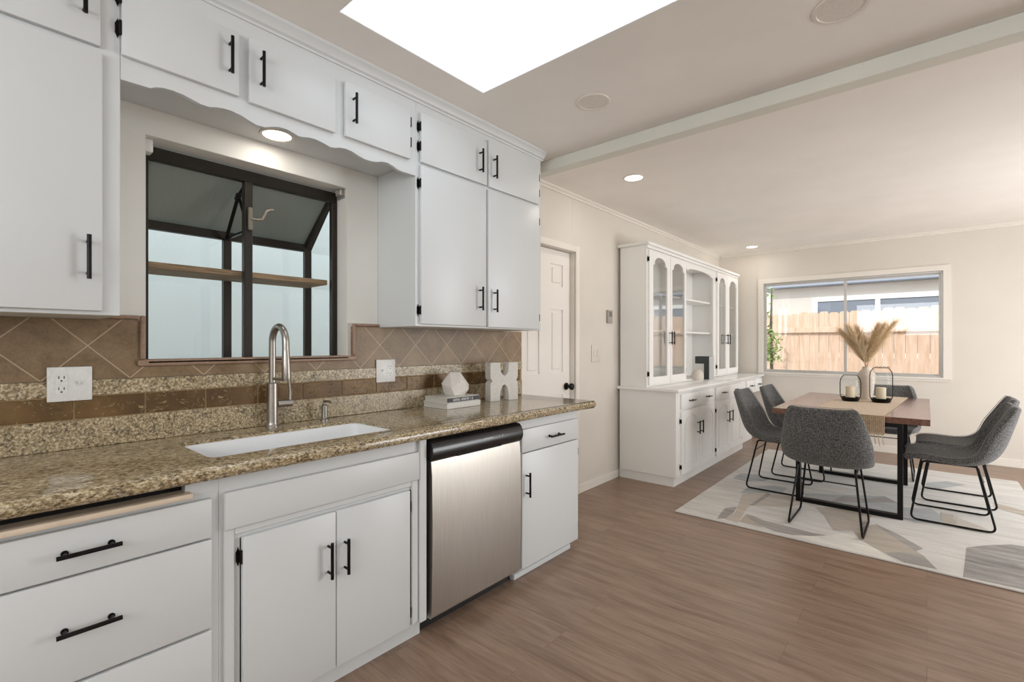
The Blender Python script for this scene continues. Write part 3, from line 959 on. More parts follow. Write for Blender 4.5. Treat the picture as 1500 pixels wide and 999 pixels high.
t = thing('faucet', 'tall brushed nickel gooseneck faucet behind the white sink', 'faucet', (-2.195, .912, CT1))
fx, fy = -2.195, .912
q = MB(); q.lathe([(0, 0), (.027, 0), (.027, .004), (.024, .008), (.023, .02), (.0225, .19), (.0185, .196), (0, .196)], (fx, fy, CT1 + .0005), 24); build('body', q, M['steel'], t)
q = MB()
R = .066; zc_ = 1.290
pts = [(fx, fy, 1.10), (fx, fy, 1.2)] + [(fx + R - R * cos(a), fy, zc_ + R * sin(a)) for a in [pi * k / 14 for k in range(15)]] + [(fx + 2 * R + .001, fy, 1.255)]
q.tube(pts, .0145, 14); build('spout', q, M['steel'], t)
q = MB(); q.taper([((fx + 2 * R + .001, fy, 1.255), .0150), ((fx + 2 * R + .004, fy, 1.20), .0175), ((fx + 2 * R + .008, fy, 1.135), .0195), ((fx + 2 * R + .008, fy, 1.128), .018)], 16); build('spray_head', q, M['steel'], t)
q = MB(); q.box(fx + .012, fx + 2 * R + .002, fy - .006, fy + .006, 1.122, 1.134, .002); build('docking_arm', q, M['steel'], t)
q = MB(); q.cyl((fx, fy + .02, 1.013), (fx, fy + .085, 1.013), .0165, 16); 
hd = build('handle', q, M['steel'], t)
q = MB(); q.taper([((fx, fy + .078, 1.02), .007), ((fx, fy + .078, 1.07), .0062), ((fx + .004, fy + .070, 1.125), .0055)], 10); build('lever', q, M['steel'], hd)

t = thing('soap_dispenser', 'small metal soap pump on the granite right of the faucet', 'soap dispenser', (-2.185, 1.150, CT1))
q = MB(); q.lathe([(0, 0), (.020, 0), (.020, .005), (.013, .01), (.014, .070), (.010, .076), (.006, .078), (.006, .096), (0, .097)], (-2.185, 1.150, CT1 + .0005), 18); build('body', q, M['steel'], t)
q = MB(); q.taper([((-2.185, 1.150, CT1 + .090), .007), ((-2.155, 1.156, CT1 + .093), .006), ((-2.14, 1.160, CT1 + .086), .005)], 10); build('nozzle', q, M['steel'], t)

# backsplash
t = thing('backsplash', 'brown tile and granite backsplash behind the counter', 'backsplash', (XW, 1.05, CT1))
sy0, sy1 = -.62, 2.702
q = MB(); q.box(XW + .001, XW + .020, sy0, sy1, CT1 + .0005, 1.016, .002); build('granite_upstand', q, M['granite_v'], t)
q = MB(); q.box(XW + .001, XW + .013, sy0, sy1, 1.0165, 1.0985); build('grout_bed', q, M['grout'], t)
gb = []
yy = .058 - .2 * 3
while yy < sy1:
    a, b = max(yy + .003, sy0), min(yy + .1985, sy1)
    if b - a > .03:
        q = MB(); q.box(XW + .0135, XW + .018, a, b, 1.020, 1.095, .0018); build('border_tile', q, M['relief'], t)
    yy += .2015
q = MB(); q.box(XW + .001, XW + .018, sy0, sy1, 1.099, 1.153, .001); build('granite_strip', q, M['granite_v'], t)
ZT = 1.385
q = MB(); q.plate([(sy0, 1.1545), (sy1, 1.1545), (sy1, 1.369), (1.4935, 1.369), (1.4935, 1.372), (1.334, 1.372), (1.334, 1.2025), (.463, 1.2025), (.463, 1.372), (.3365, 1.372), (.3365, 1.369), (sy0, 1.369)], [], 'x', XW + .001, XW + .014)
build('diamond_tiles', q, M['diamond'], t, smooth=False)
q = MB()
q.box(XW - .085, XW + .026, .4675, 1.3105, 1.203, 1.222, .006, 3); q.box(XW + .0145, XW + .026, .440, 1.357, 1.196, 1.2205, .006, 3)
q.box(XW + .0145, XW + .026, .448, .466, 1.2225, 1.388, .006, 3)
q.box(XW + .0145, XW + .026, 1.331, 1.349, 1.2225, 1.388, .006, 3)
q.box(XW + .001, XW + .026, .338, .4475, 1.373, 1.388, .006, 3)
q.box(XW + .001, XW + .026, 1.3495, 1.4925, 1.373, 1.388, .006, 3)
build('edge_tile', q, M['tiletrim'], t, label='rounded pinkish tile edging round the window')

# outlet plates
def plate_thing(label, y0, y1, z0, z1, xp, left):
    t = thing('outlet', label, 'outlet', (xp, (y0 + y1) / 2, z0), 'backsplash outlets')
    q = MB(); q.box(xp, xp + .006, y0, y1, z0, z1, .0025, 2); build('cover_plate', q, M['white'], t)
    ym, zm = y0 + (y1 - y0) * .31, (z0 + z1) / 2
    ys = y0 + (y1 - y0) * .70
    if not left: ym, ys = ys, ym
    q = MB(); q.box(xp + .0062, xp + .0075, ym - .017, ym + .017, zm - .034, zm + .034, .001); rc = build('receptacle', q, M['white'], t)
    q = MB()
    for s in (-1, 1):
        zz = zm + s * .019
        q.box(xp + .0074, xp + .0079, ym - .008, ym - .0055, zz, zz + .009); q.box(xp + .0074, xp + .0079, ym + .0055, ym + .008, zz, zz + .009)
        q.cyl((xp + .0074, ym, zz - .007), (xp + .0079, ym, zz - .007), .0028, 10)
    build('slot', q, M['slot'], rc)
    q = MB(); q.box(xp + .0062, xp + .0072, ys - .006, ys + .006, zm - .012, zm + .012); q.box(xp + .0072, xp + .016, ys - .0035, ys + .0035, zm - .002, zm + .010, .001); build('toggle', q, M['white'], t)
plate_thing('white double outlet and switch plate left of the window on the backsplash', .195, .311, 1.084, 1.202, XW + .0183, True)
plate_thing('white outlet and switch plate on the backsplash right of the sink window', 1.472, 1.592, 1.073, 1.196, XW + .0183, False)

# wall switch and thermostat between door and hutch
t = thing('light_switch', 'white light switch plate on the wall between door and hutch', 'light switch', (XW, 3.76, 1.12))
q = MB(); q.box(XW + .0005, XW + .006, 3.69, 3.84, 1.12, 1.275, .0025, 2); build('cover_plate', q, M['wall'], t)
for yy in (3.735, 3.795):
    q = MB(); q.box(XW + .0062, XW + .010, yy - .016, yy + .016, 1.165, 1.232, .002); build('rocker', q, M['wall'], t)
t = thing('thermostat', 'grey wall thermostat high on the wall beside the hutch', 'thermostat', (XW, 3.99, 1.475))
q = MB(); q.box(XW + .0005, XW + .022, 3.955, 4.035, 1.475, 1.598, .004, 2); build('case', q, plain('grey_plastic', (168, 160, 152), 0.4), t)
q = MB(); q.box(XW + .0222, XW + .0235, 3.968, 4.022, 1.535, 1.585, .001); build('display', q, plain('grey_display', (120, 116, 112), 0.3), t)

# books, polyhedron, sculpture on the counter
def book(label, x0, x1, y0, y1, z0, h, spine_mat, marks, grp='stacked books'):
    t = thing('book', label, 'book', ((x0 + x1) / 2, (y0 + y1) / 2, z0), grp)
    q = MB(); q.box(x0, x1, y0, y1, z0, z0 + .003, .0008); q.box(x0, x1, y0, y1, z0 + h - .003, z0 + h, .0008)
    build('cover', q, M['cover'], t)
    q = MB(); q.box(x0 + .004, x1 - .0035, y0 + .005, y1 - .005, z0 + .0032, z0 + h - .0032); build('pages', q, M['page'], t)
    q = MB(); q.box(x1 - .003, x1, y0, y1, z0 + .0032, z0 + h - .0032, .0006); sp = build('spine', q, spine_mat, t)
    if marks:
        q = MB(); zz0, zz1 = z0 + .0085, z0 + h - .008
        ya = y0 + .042
        rr = random.Random(3)
        widths = [.011, .004, .010, .010, .011, 0, .012, .011, .010, .012, .010, 0, .003, 0, .010]
        for w in widths:
            if w == 0:
                ya += .008; continue
            if w < .006:
                q.box(x1, x1 + .0006, ya, ya + .0028, zz0, zz1); ya += .006; continue
            q.box(x1, x1 + .0006, ya, ya + .0026, zz0, zz1)
            q.box(x1, x1 + .0006, ya + w - .0034, ya + w - .0008, zz0, zz1)
            zc = zz0 + (zz1 - zz0) * rr.choice([.0, .42, .8])
            q.box(x1, x1 + .0006, ya + .0026, ya + w - .0034, zc, zc + .0022)
            ya += w + .0015
        build('lettering', q, M['ink'], sp, label='white title lettering')
    return t
book('white book at the bottom of the stack on the granite', -2.238, -2.022, 1.785, 2.048, CT1 + .0006, .032, M['cover'], False)
book('upper book of the stack with a dark spine and white lettering', -2.232, -2.026, 1.79, 2.040, CT1 + .0332, .030, M['spine'], True)
# faceted ornament: irregular polyhedron
q = MB(); bm = q.bm
cx, cy, zb_ = -2.125, 1.935, CT1 + .0638
pts = [(-.035, -.045, 0), (.045, -.040, 0), (.05, .03, 0), (-.02, .05, 0), (-.075, .0, .065), (-.03, -.078, .07), (.062, -.010, .078), (.03, .085, .06), (-.05, .07, .05), (.072, .045, .035),
       (-.045, -.01, .136), (.0, -.038, .136), (.03, .015, .136), (-.01, .04, .136), (.035, -.06, .05)]
vs = [bm.verts.new((cx + a, cy + b, zb_ + c)) for a, b, c in pts]
bmesh.ops.convex_hull(bm, input=vs)
for v in [v for v in bm.verts if not v.link_faces]:
    bm.verts.remove(v)
one('polyhedron_ornament', q, M['stone'], 'white faceted stone ornament on top of the book stack', 'ornament', (cx, cy, zb_), smooth=False)
# X-shaped sculpture
q = MB()
o2 = [(-.108, 0), (-.108, .108), (-.104, .118), (-.090, .128), (-.104, .142), (-.108, .155), (-.108, .246), (-.030, .246), (-.030, .215), (-.026, .185), (-.010, .165), (.008, .160),
      (.024, .170), (.034, .190), (.036, .246), (.112, .246), (.112, .155), (.106, .140), (.098, .130), (.108, .118), (.112, .100), (.112, 0), (.038, 0), (.036, .045), (.026, .082), (.006, .104), (-.012, .098), (-.026, .070), (-.032, .04), (-.033, 0)]
q.plate(o2, [], 'x', -2.135, -2.075, )
sc = one('sculpture', q, M['plaster'], 'white X-shaped abstract sculpture on the granite right of the books', 'sculpture', (-2.105, 0, 0), smooth=True, ang=25)
sc.location = (-2.10, 2.322, CT1 + .0006)
sc.rotation_euler = (0, 0, radians(-12))

# ================================================================== hutch
HY0, HY1 = 4.17, 7.06
HBX, HDX = -1.685, -1.667       # face frame, door face of the base
HZ0, HZ1 = .850, .877           # worktop
def arch(y0, y1, z0, z1, rise=.07, n=8):
    """cathedral outline: square foot, stepped shoulders, arched head"""
    w = y1 - y0
    zs = z1 - rise
    pts = [(y0, z0), (y1, z0), (y1, zs)]
    a0, a1 = y1 - w * .10, y0 + w * .10
    pts += [(y1 - w * .04, zs + .008)]
    for k in range(n + 1):
        t_ = pi * k / n
        pts.append(((a0 + a1) / 2 + (a0 - a1) / 2 * cos(t_), zs + .012 + (rise - .012) * sin(t_) ** .8))
    pts += [(y0 + w * .04, zs + .008), (y0, zs)]
    return pts
# base
t = thing('sideboard', 'white built-in hutch base with arched panel doors and drawers', 'cabinet', (-1.97, 5.6, 0))
q = MB()
q.box(XW + .022, HBX, HY0, 6.305, .085, HZ0 - .001, .001)
q.box(XW + .012, -1.712, HY0 + .014, 6.305, .0005, .085)
q.box(XW + .012, HBX, 6.3055, HY1, .66, HZ0 - .001, .001)
q.box(XW + .012, -1.80, 6.3055, HY1, .0005, .66)
build('cabinet_body', q, M['hutch'], t)
def hdrawer(y0, y1, z0=.690, z1=.826):
    d = slab('drawer', t, HBX + .0005, HDX, y0, y1, z0, z1, M['hutch'])
    pull('handle', d, (HDX, (y0 + y1) / 2, (z0 + z1) / 2), 'y', .105)
for a, b in ((4.262, 4.700), (4.706, 5.150), (5.205, 5.650), (5.656, 6.105), (6.335, 6.68), (6.70, 7.04)):
    hdrawer(a, b)
def hdoor(y0, y1, z0, z1, hy, hs):
    d = MB(); w = .062
    d.box(HBX + .0005, HDX - .007, y0, y1, z0, z1, .001)
    inner = arch(y0 + w, y1 - w, z0 + w, z1 - w * .8, .055)
    d.plate(rect(y0, y1, z0, z1), [inner], 'x', HDX - .0072, HDX)
    d.plate(arch(y0 + w + .02, y1 - w - .02, z0 + w + .02, z1 - w * .8 - .018, .05), [], 'x', HDX - .0072, HDX - .001)
    o = build('door', d, M['hutch'], t, smooth=False)
    pull('handle', o, (HDX, hy, .485), 'z', .125)
    for z in (z0 + .07, z1 - .09): hinge(o, HBX, y0 if hs < 0 else y1, z, hs, .055)
hdoor(4.262, 4.700, .10, .672, 4.640, -1)
hdoor(4.706, 5.150, .10, .672, 4.715 + .012, 1)
hdoor(5.205, 5.650, .10, .672, 5.55, -1)
hdoor(5.656, 6.105, .10, .672, 5.67, 1)
# worktop
q = MB(); q.box(XW + .003, -1.652, HY0 - .022, HY1 + .03, HZ0, HZ1, .004, 2)
one('hutch_worktop', q, M['htop'], 'glossy white worktop of the hutch', 'worktop', (-1.95, 5.6, HZ0))
# upper display cabinet
t = thing('display_cabinet', 'white upper hutch cabinet with arched glass doors and open shelves', 'cabinet', (-2.1, 5.6, HZ1))
UXF, UXD = -1.968, -1.950
z0, z1 = HZ1 + .001, 2.205
uy0, uy1 = 4.185, 7.00
q = MB()
for a, b in ((uy0, uy0 + .02), (5.095, 5.115), (6.045, 6.065), (uy1 - .02, uy1)):
    q.box(XW + .022, UXF - .0185, a, b, z0, z1)
q.box(XW + .022, XW + .03, uy0 + .02, uy1 - .02, z0, z1)
q.box(XW + .03, UXF - .0185, uy0 + .02, uy1 - .02, z1 - .04, z1)
q.box(XW + .03, UXF - .0185, uy0 + .02, uy1 - .02, z0, z0 + .015)
q.plate(rect(uy0, uy1, z0, z1), [rect(4.25, 5.065, z0 + .03, 2.15), arch(5.135, 6.020, z0 + .001, 2.118, .04), rect(6.14, 6.95, z0 + .03, 2.15)], 'x', UXF - .018, UXF)
build('cabinet_body', q, M['hutch'], t, smooth=False)
q = MB()
q.plate([(uy0 - .016, z1), (uy0 - .024, z1 + .012), (uy0 - .024, z1 + .026), (uy1 + .024, z1 + .026), (uy1 + .024, z1 + .012), (uy1 + .016, z1)], [], 'x', XW + .003, UXF + .03)
q.box(UXF + .0005, UXF + .018, uy0 - .012, uy1 + .012, z1 - .032, z1 - .0005, .006, 2)
build('cornice', q, M['hutch'], t, smooth=False)
for a, b in ((uy0 + .021, 5.094), (5.116, 6.044), (6.066, uy1 - .021)):
    for zz in (1.40, 1.765):
        q = MB(); q.box(XW + .0305, -2.005, a, b, zz, zz + .02, .002); build('shelf', q, M['hutch'], t)
def gdoor(y0, y1, gy0, gy1, hy, hs):
    d = MB(); zt_, zb_ = 2.165, .895
    d.plate(rect(y0, y1, zb_, zt_), [arch(gy0, gy1, .968, 2.112, .085, 10)], 'x', UXF + .0005, UXD)
    o = build('glass_door', d, M['hutch'], t, smooth=False)
    q = MB(); q.box(UXF + .005, UXF + .009, gy0 - .012, gy1 + .012, .958, 2.122); build('glass_pane', q, M['hglass'], o)
    pull('handle', o, (UXD, hy, 1.342), 'z', .132)
    for z in (1.0, 2.075): hinge(o, UXF, y0 if hs < 0 else y1, z, hs, .06)
gdoor(4.208, 4.690, 4.289, 4.613, 4.660, -1)
gdoor(4.696, 5.108, 4.738, 5.064, 4.722, 1)
gdoor(6.120, 6.490, 6.185, 6.445, 6.44, -1)
gdoor(6.496, 6.975, 6.590, 6.915, 6.53, 1)

# items on the hutch
t = thing('angular_sculpture', 'dark seven-shaped block sculpture on the hutch worktop', 'sculpture', (-1.96, 5.68, HZ1))
q = MB(); q.plate([(-2.035, 1.055), (-1.935, 1.055), (-1.935, HZ1 + .0006), (-1.878, HZ1 + .0006), (-1.878, 1.138), (-2.035, 1.138)], [], 'y', 5.60, 5.76)
build('block', q, M['char'], t, smooth=False)
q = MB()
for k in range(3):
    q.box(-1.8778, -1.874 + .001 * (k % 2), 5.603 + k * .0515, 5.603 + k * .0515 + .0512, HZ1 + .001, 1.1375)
build('lit_side_face', q, plain('window_lit_silver', (196, 200, 204), 0.35, 0.3), t, label='silver side face with window light in its pale colour')  # ribbed face towards the window; the light on it is put into the colour
q = MB(); q.lathe([(0, 0)] + [(.066, 0.0), (.069, .02), (.069, .04), (.066, .06), (.058, .085), (.044, .106), (.026, .119), (0, .124)], (-1.955, 5.45, HZ1 + .0006), 28)
one('dome_ornament', q, M['cream'], 'small cream dome ornament on the hutch worktop beside the dark sculpture', 'ornament', (-1.955, 5.45, HZ1 + .0006))

# ================================================================== rug
yaw_c, yaw_s = cos(YAW), sin(YAW)
RX0, RX1, RY0, RY1 = -1.455, .637, 3.575, 6.42
RZ = .0095
def P(u, v):       # outlines of the rug's pattern measured on the rug plane
    a = (u - 750) / F_PX
    dx, dy, dz = a * yaw_c - yaw_s, a * yaw_s + yaw_c, -(v - 503.9) / F_PX
    k = (RZ - CAM_H) / dz
    return (min(max(dx * k, RX0 + .004), RX1 - .004), min(max(dy * k, RY0 + .004), RY1 - .004))
def A(l): return [P(980 + x / 5.77, 640 + y / 5.77) for x, y in l]
def B(l): return [P(1160 + x / 4.41, 700 + y / 4.41) for x, y in l]
pats = [
 (5, B([(0, 370), (200, 375), (400, 350), (440, 400), (680, 540), (600, 530), (300, 450)])),
 (2, A([(560, 640), (620, 480), (830, 470), (870, 490), (1090, 510), (1120, 570), (1000, 592), (700, 580), (660, 600), (580, 730), (470, 695)])),
 (3, A([(540, 350), (600, 310), (760, 318), (860, 350), (800, 375), (650, 378)])),
 (3, A([(600, 470), (680, 420), (880, 410), (1000, 430), (960, 470), (830, 470), (700, 480)])),
 (1, A([(405, 692), (440, 640), (475, 600), (575, 593), (545, 640), (480, 690)])),
 (1, A([(680, 578), (722, 578), (862, 488), (832, 470)])),
 (1, A([(655, 655), (720, 672), (800, 705), (1000, 755), (1200, 808), (1330, 833), (1200, 838), (1050, 830), (900, 800), (760, 745), (690, 700)])),
 (4, A([(590, 715), (655, 655), (690, 700), (760, 745), (800, 770)])),
 (4, B([(380, 330), (440, 320), (540, 300), (800, 470), (860, 510), (930, 590), (720, 545), (600, 485), (440, 400)])),
 (1, B([(540, 296), (700, 372), (850, 458), (800, 474), (680, 400), (560, 318)])),
 (1, B([(600, 485), (720, 480), (850, 505), (940, 592), (720, 546)])),
 (6, B([(1130, 450), (1250, 436), (1420, 430), (1520, 448), (1900, 560), (1900, 900), (1500, 722), (1108, 640)])),
 (3, B([(80, 100), (320, 110), (600, 118), (700, 170), (690, 250), (500, 210), (100, 160)])),
 (1, B([(240, 160), (330, 116), (470, 135), (600, 122), (680, 160), (500, 160)])),
 (4, B([(150, 190), (320, 200), (520, 245), (470, 300), (400, 345), (270, 340), (210, 240)])),
 (3, B([(720, 190), (900, 200), (960, 240), (975, 300), (800, 290), (730, 270)])),
 (4, B([(960, 225), (1045, 240), (1060, 310), (975, 302)])),
 (2, B([(1060, 250), (1230, 320), (1300, 350), (1180, 350), (1060, 320)])),
 (3, B([(870, 32), (1000, 22), (1130, 45), (960, 70), (870, 62)])),
 (4, B([(1300, 160), (1420, 190), (1560, 230), (1560, 260), (1330, 200)])),
]
q = MB(); q.box(RX0, RX1, RY0, RY1, .0005, RZ, .003)
for i, (mi, pl) in enumerate(pats):
    cl = []
    for p in pl:
        if not cl or (abs(p[0] - cl[-1][0]) + abs(p[1] - cl[-1][1])) > 1e-4:
            cl.append(p)
    q.mi = mi
    z = RZ + .0002 + i * .00006
    try:
        q.plate(cl, [], 'z', z, z + .00004)
    except Exception:
        pass
q.mi = 0
one('rug', q, RUG, 'cream and grey abstract pattern area rug under the dining table', 'rug', ((RX0 + RX1) / 2, (RY0 + RY1) / 2, 0), smooth=False)
FZ = RZ + .0022           # top of the pile

# ================================================================== dining table
TX0, TX1, TY0, TY1 = -.975, .020, 4.440, 6.130
TZ0, TZ1 = .705, .750
t = thing('dining_table', 'dining table with reddish brown wood top and black steel frame legs', 'table', ((TX0 + TX1) / 2, (TY0 + TY1) / 2, FZ))
q = MB(); q.box(TX0, TX1, TY0, TY1, TZ0, TZ1, .002); build('tabletop', q, M['table'], t)
for yy in (4.448, 5.56):
    q = MB(); a, b, w, dp = -.805, -.130, .032, .05
    q.plate(rect(a, b, FZ, TZ0 - .0005), [rect(a + w, b - w, FZ + .030, TZ0 - .03)], 'y', yy, yy + dp)
    build('leg_frame', q, M['black'], t, smooth=False)
# runner
t = thing('table_runner', 'woven beige table runner with fringe hanging over the near table edge', 'table runner', (-.46, 5.3, TZ1))
def rx(y, s):          # runner is laid slightly askew
    k = (y - 4.44) / 1.745
    return (-.70 + .05 * k) if s < 0 else (-.236 + .10 * k)
q = MB()
n = 24
top = []
for k in range(n + 1):
    y = TY0 - .006 + (TY1 - TY0) * k / n * .999
    top.append((y, TZ1 + .0006))
def strip(m, path, th=.004):
    for (ya, za), (yb, zb2) in zip(path, path[1:]):
        pass
bm = q.bm
ys = [TY0 - .008] + [TY0 + (TY1 - TY0 - .012) * k / 20 for k in range(21)]
grid = []
for y in ys:
    z = TZ1 + .0008
    grid.append([bm.verts.new((rx(y, -1) + (rx(y, 1) - rx(y, -1)) * j / 10, y, z)) for j in range(11)])
up = [[bm.verts.new(v.co + Vector((0, 0, .004))) for v in r] for r in grid]
for G, flip in ((grid, True), (up, False)):
    for i in range(len(ys) - 1):
        for j in range(10):
            f = (G[i][j], G[i][j + 1], G[i + 1][j + 1], G[i + 1][j])
            bm.faces.new(f[::-1] if flip else f)
for i in range(len(ys) - 1):
    for j in (0, 10):
        bm.faces.new((grid[i][j], grid[i + 1][j], up[i + 1][j], up[i][j]))
for i in (0, len(ys) - 1):
    for j in range(10):
        bm.faces.new((grid[i][j], grid[i][j + 1], up[i][j + 1], up[i][j]))
build('runner_cloth', q, M['jute'], t)
# open-weave drop: vertical cords and horizontal picks
q = MB()
xa, xb = rx(TY0, -1), rx(TY0, 1)
yd = TY0 - .006
nc = 40
for k in range(nc + 1):
    x = xa + (xb - xa) * k / nc
    q.tube([(x, yd, TZ1 + .004), (x + random.uniform(-.001, .001), yd - .003, .70), (x + random.uniform(-.001, .001), yd - .002, .615)], .0036 if k % 3 else .0046, 5)
for k in range(14):
    z = .742 - k * .0095
    q.tube([(xa + (xb - xa) * j / 30, yd - .004 + (.0035 if (j + k) % 2 else -.0005), z + random.uniform(-.001, .001)) for j in range(31)], .0034, 5)
build('woven_drop', q, M['jute'], t)
q = MB()
for k in range(20):
    x = xa + (xb - xa) * (k + .5) / 20
    dx = random.uniform(-.012, .012)
    L = random.uniform(.07, .09)
    q.tube([(x, yd - .003, .615), (x + dx * .3, yd - .004, .615 - L * .5), (x + dx, yd - .003, .615 - L)], .0026, 5)
build('fringe', q, M['jute'], t)

# lanterns with candles
def lantern(lab, x, y, w, h, rot, knot, candle_label):
    z = TZ1 + .0056
    r = w / 2
    t = thing('lantern', lab, 'lantern', (x, y, z), 'glass candle lanterns')
    q = MB(); q.lathe([(0, 0), (r * .74, 0), (r * .82, .006), (r * .93, .034), (r * .88, .038), (r * .80, .016), (0, .016)], (x, y, z), 36); build('base', q, M['black'], t)
    q = MB()
    zt = h
    prof = [(r * .76, .0175), (r * .87, .036), (r * .955, .06), (r * .955, zt - .075), (r * .90, zt - .04), (r * .76, zt - .016), (r * .62, zt - .006), (r * .55, zt - .006)]
    q.lathe(prof, (x, y, z), 40)
    build('glass', q, M['lglass'], t)
    ca, sa_ = cos(rot), sin(rot)
    def H(u, v): return (x + u * ca, y + u * sa_, z + v)
    q = MB()
    hp = [(-r * .80, .012), (-r * .97, .045), (-r, .075), (-r, zt - .07), (-r * .93, zt - .035), (-r * .66, zt), (r * .66, zt), (r * .93, zt - .035), (r, zt - .07), (r, .075), (r * .97, .045), (r * .80, .012)]
    q.tube([H(u, v) for u, v in hp], .0034, 8)
    hoop = build('hoop_handle', q, M['black'], t)
    if knot:
        q = MB()
        for k in range(4):
            u = -r * .5 + k * r * .33
            q.tube([H(u, zt + .002), H(u + .006, zt + .012), H(u + .016, zt + .010), H(u + .020, zt + .003)], .0028, 6)
        build('twisted_grip', q, M['black'], hoop)
    c = thing('candle', candle_label, 'candle', (x, y, z + .0166), 'lantern candles')
    q = MB(); q.lathe([(0, 0), (.037, 0), (.037, .114), (.034, .118), (.012, .115), (0, .115)], (x, y, z + .0166), 28); build('wax', q, M['wax'], c)
    q = MB(); q.cyl((x, y, z + .131), (x + .001, y, z + .144), .0012, 6); build('wick', q, M['slot'], c)
lantern('shorter black hoop glass lantern left of the vase', -.535, 5.40, .158, .238, radians(12), False, 'cream pillar candle in the shorter lantern')
lantern('taller black hoop glass lantern right of the vase', -.312, 5.44, .166, .310, radians(12), True, 'cream pillar candle in the taller lantern')
# vase and pampas
vx, vy, vz0 = -.435, 5.66, TZ1 + .0056
t = thing('vase', 'tall taupe bottle vase between the two lanterns', 'vase', (vx, vy, vz0))
q = MB(); q.lathe([(0, 0), (.046, 0), (.048, .006), (.054, .07), (.062, .15), (.068, .205), (.070, .228), (.066, .246), (.052, .268), (.038, .285), (.032, .296), (.031, .310), (.026, .310), (.026, .29), (.05, .25), (.06, .2), (.04, .02), (0, .02)], (vx, vy, vz0), 36)
build('body', q, M['vase'], t)
plumes = [(-.185, .31, .02, 'pampas plume leaning furthest left in the vase'), (-.125, .345, -.05, 'second pampas plume from the left in the vase'), (-.07, .33, .05, 'third pampas plume from the left, beside the gap'), (-.02, .24, -.02, 'short upright pampas plume left of the gap in the bunch'),
          (.075, .345, .03, 'slim pampas plume right of the gap in the bunch'), (.12, .355, -.05, 'pampas plume second from the right in the vase'), (.185, .375, .02, 'tallest pampas plume leaning furthest right in the vase')]
rx_c, rx_s = cos(YAW * .45), sin(YAW * .45)
for i, (lx, lz, ly, lab) in enumerate(plumes):
    rnd = random.Random(40 + i)
    t = thing('pampas_stem', lab, 'pampas grass', (vx, vy, vz0 + .03), 'pampas stems in the vase')
    ztop = vz0 + .312
    def C(s):       # stalk curve: s 0 (inside vase) .. 1 (tip)
        if s < .42:
            k = s / .42
            return Vector((vx + lx * .05 * k, vy + ly * .05 * k, vz0 + .03 + (ztop - vz0 - .03) * k))
        k = (s - .42) / .58
        return Vector((vx + lx * (.05 + .95 * k ** 1.35), vy + ly * (.05 + .95 * k), ztop + lz * k))
    q = MB(); q.taper([(C(k / 14), .0022 - .0012 * k / 14) for k in range(15)], 6); build('stalk', q, M['pampas_d'], t)
    q = MB(); bm = q.bm
    ns = 1500 if lz > .3 else 900
    for k in range(ns):
        s = .47 + .53 * rnd.random() ** .9
        p0 = C(min(s, .995)); p1 = C(min(s + .03, 1.0)) if s < .96 else C(1.0) + (C(1.0) - C(.96)) * .5
        d = (p1 - p0)
        if d.length < 1e-6: d = C(1) - C(.95)
        d.normalize()
        side = Vector((rnd.gauss(0, 1), rnd.gauss(0, .7), rnd.gauss(0, .6)))
        side = (side - d * side.dot(d)).normalized()
        env = sin(pi * min(1, max(.08, (s - .44) / .6))) ** .6
        L = rnd.uniform(.06, .135)
        spread = rnd.uniform(.08, .85) * env
        a = p0
        b = p0 + d * L * .5 + side * L * spread * .55
        c = p0 + d * L * .95 + side * L * spread * 1.25 - Vector((0, 0, .012 * rnd.random()))
        w = d.cross(side).normalized() * rnd.uniform(.0006, .0013)
        v = [bm.verts.new(x) for x in (a - w, a + w, b + w, b - w, c)]
        bm.faces.new((v[0], v[1], v[2], v[3])); bm.faces.new((v[3], v[2], v[4]))
    pl = build('plume', q, M['pampas'], t, recalc=False)

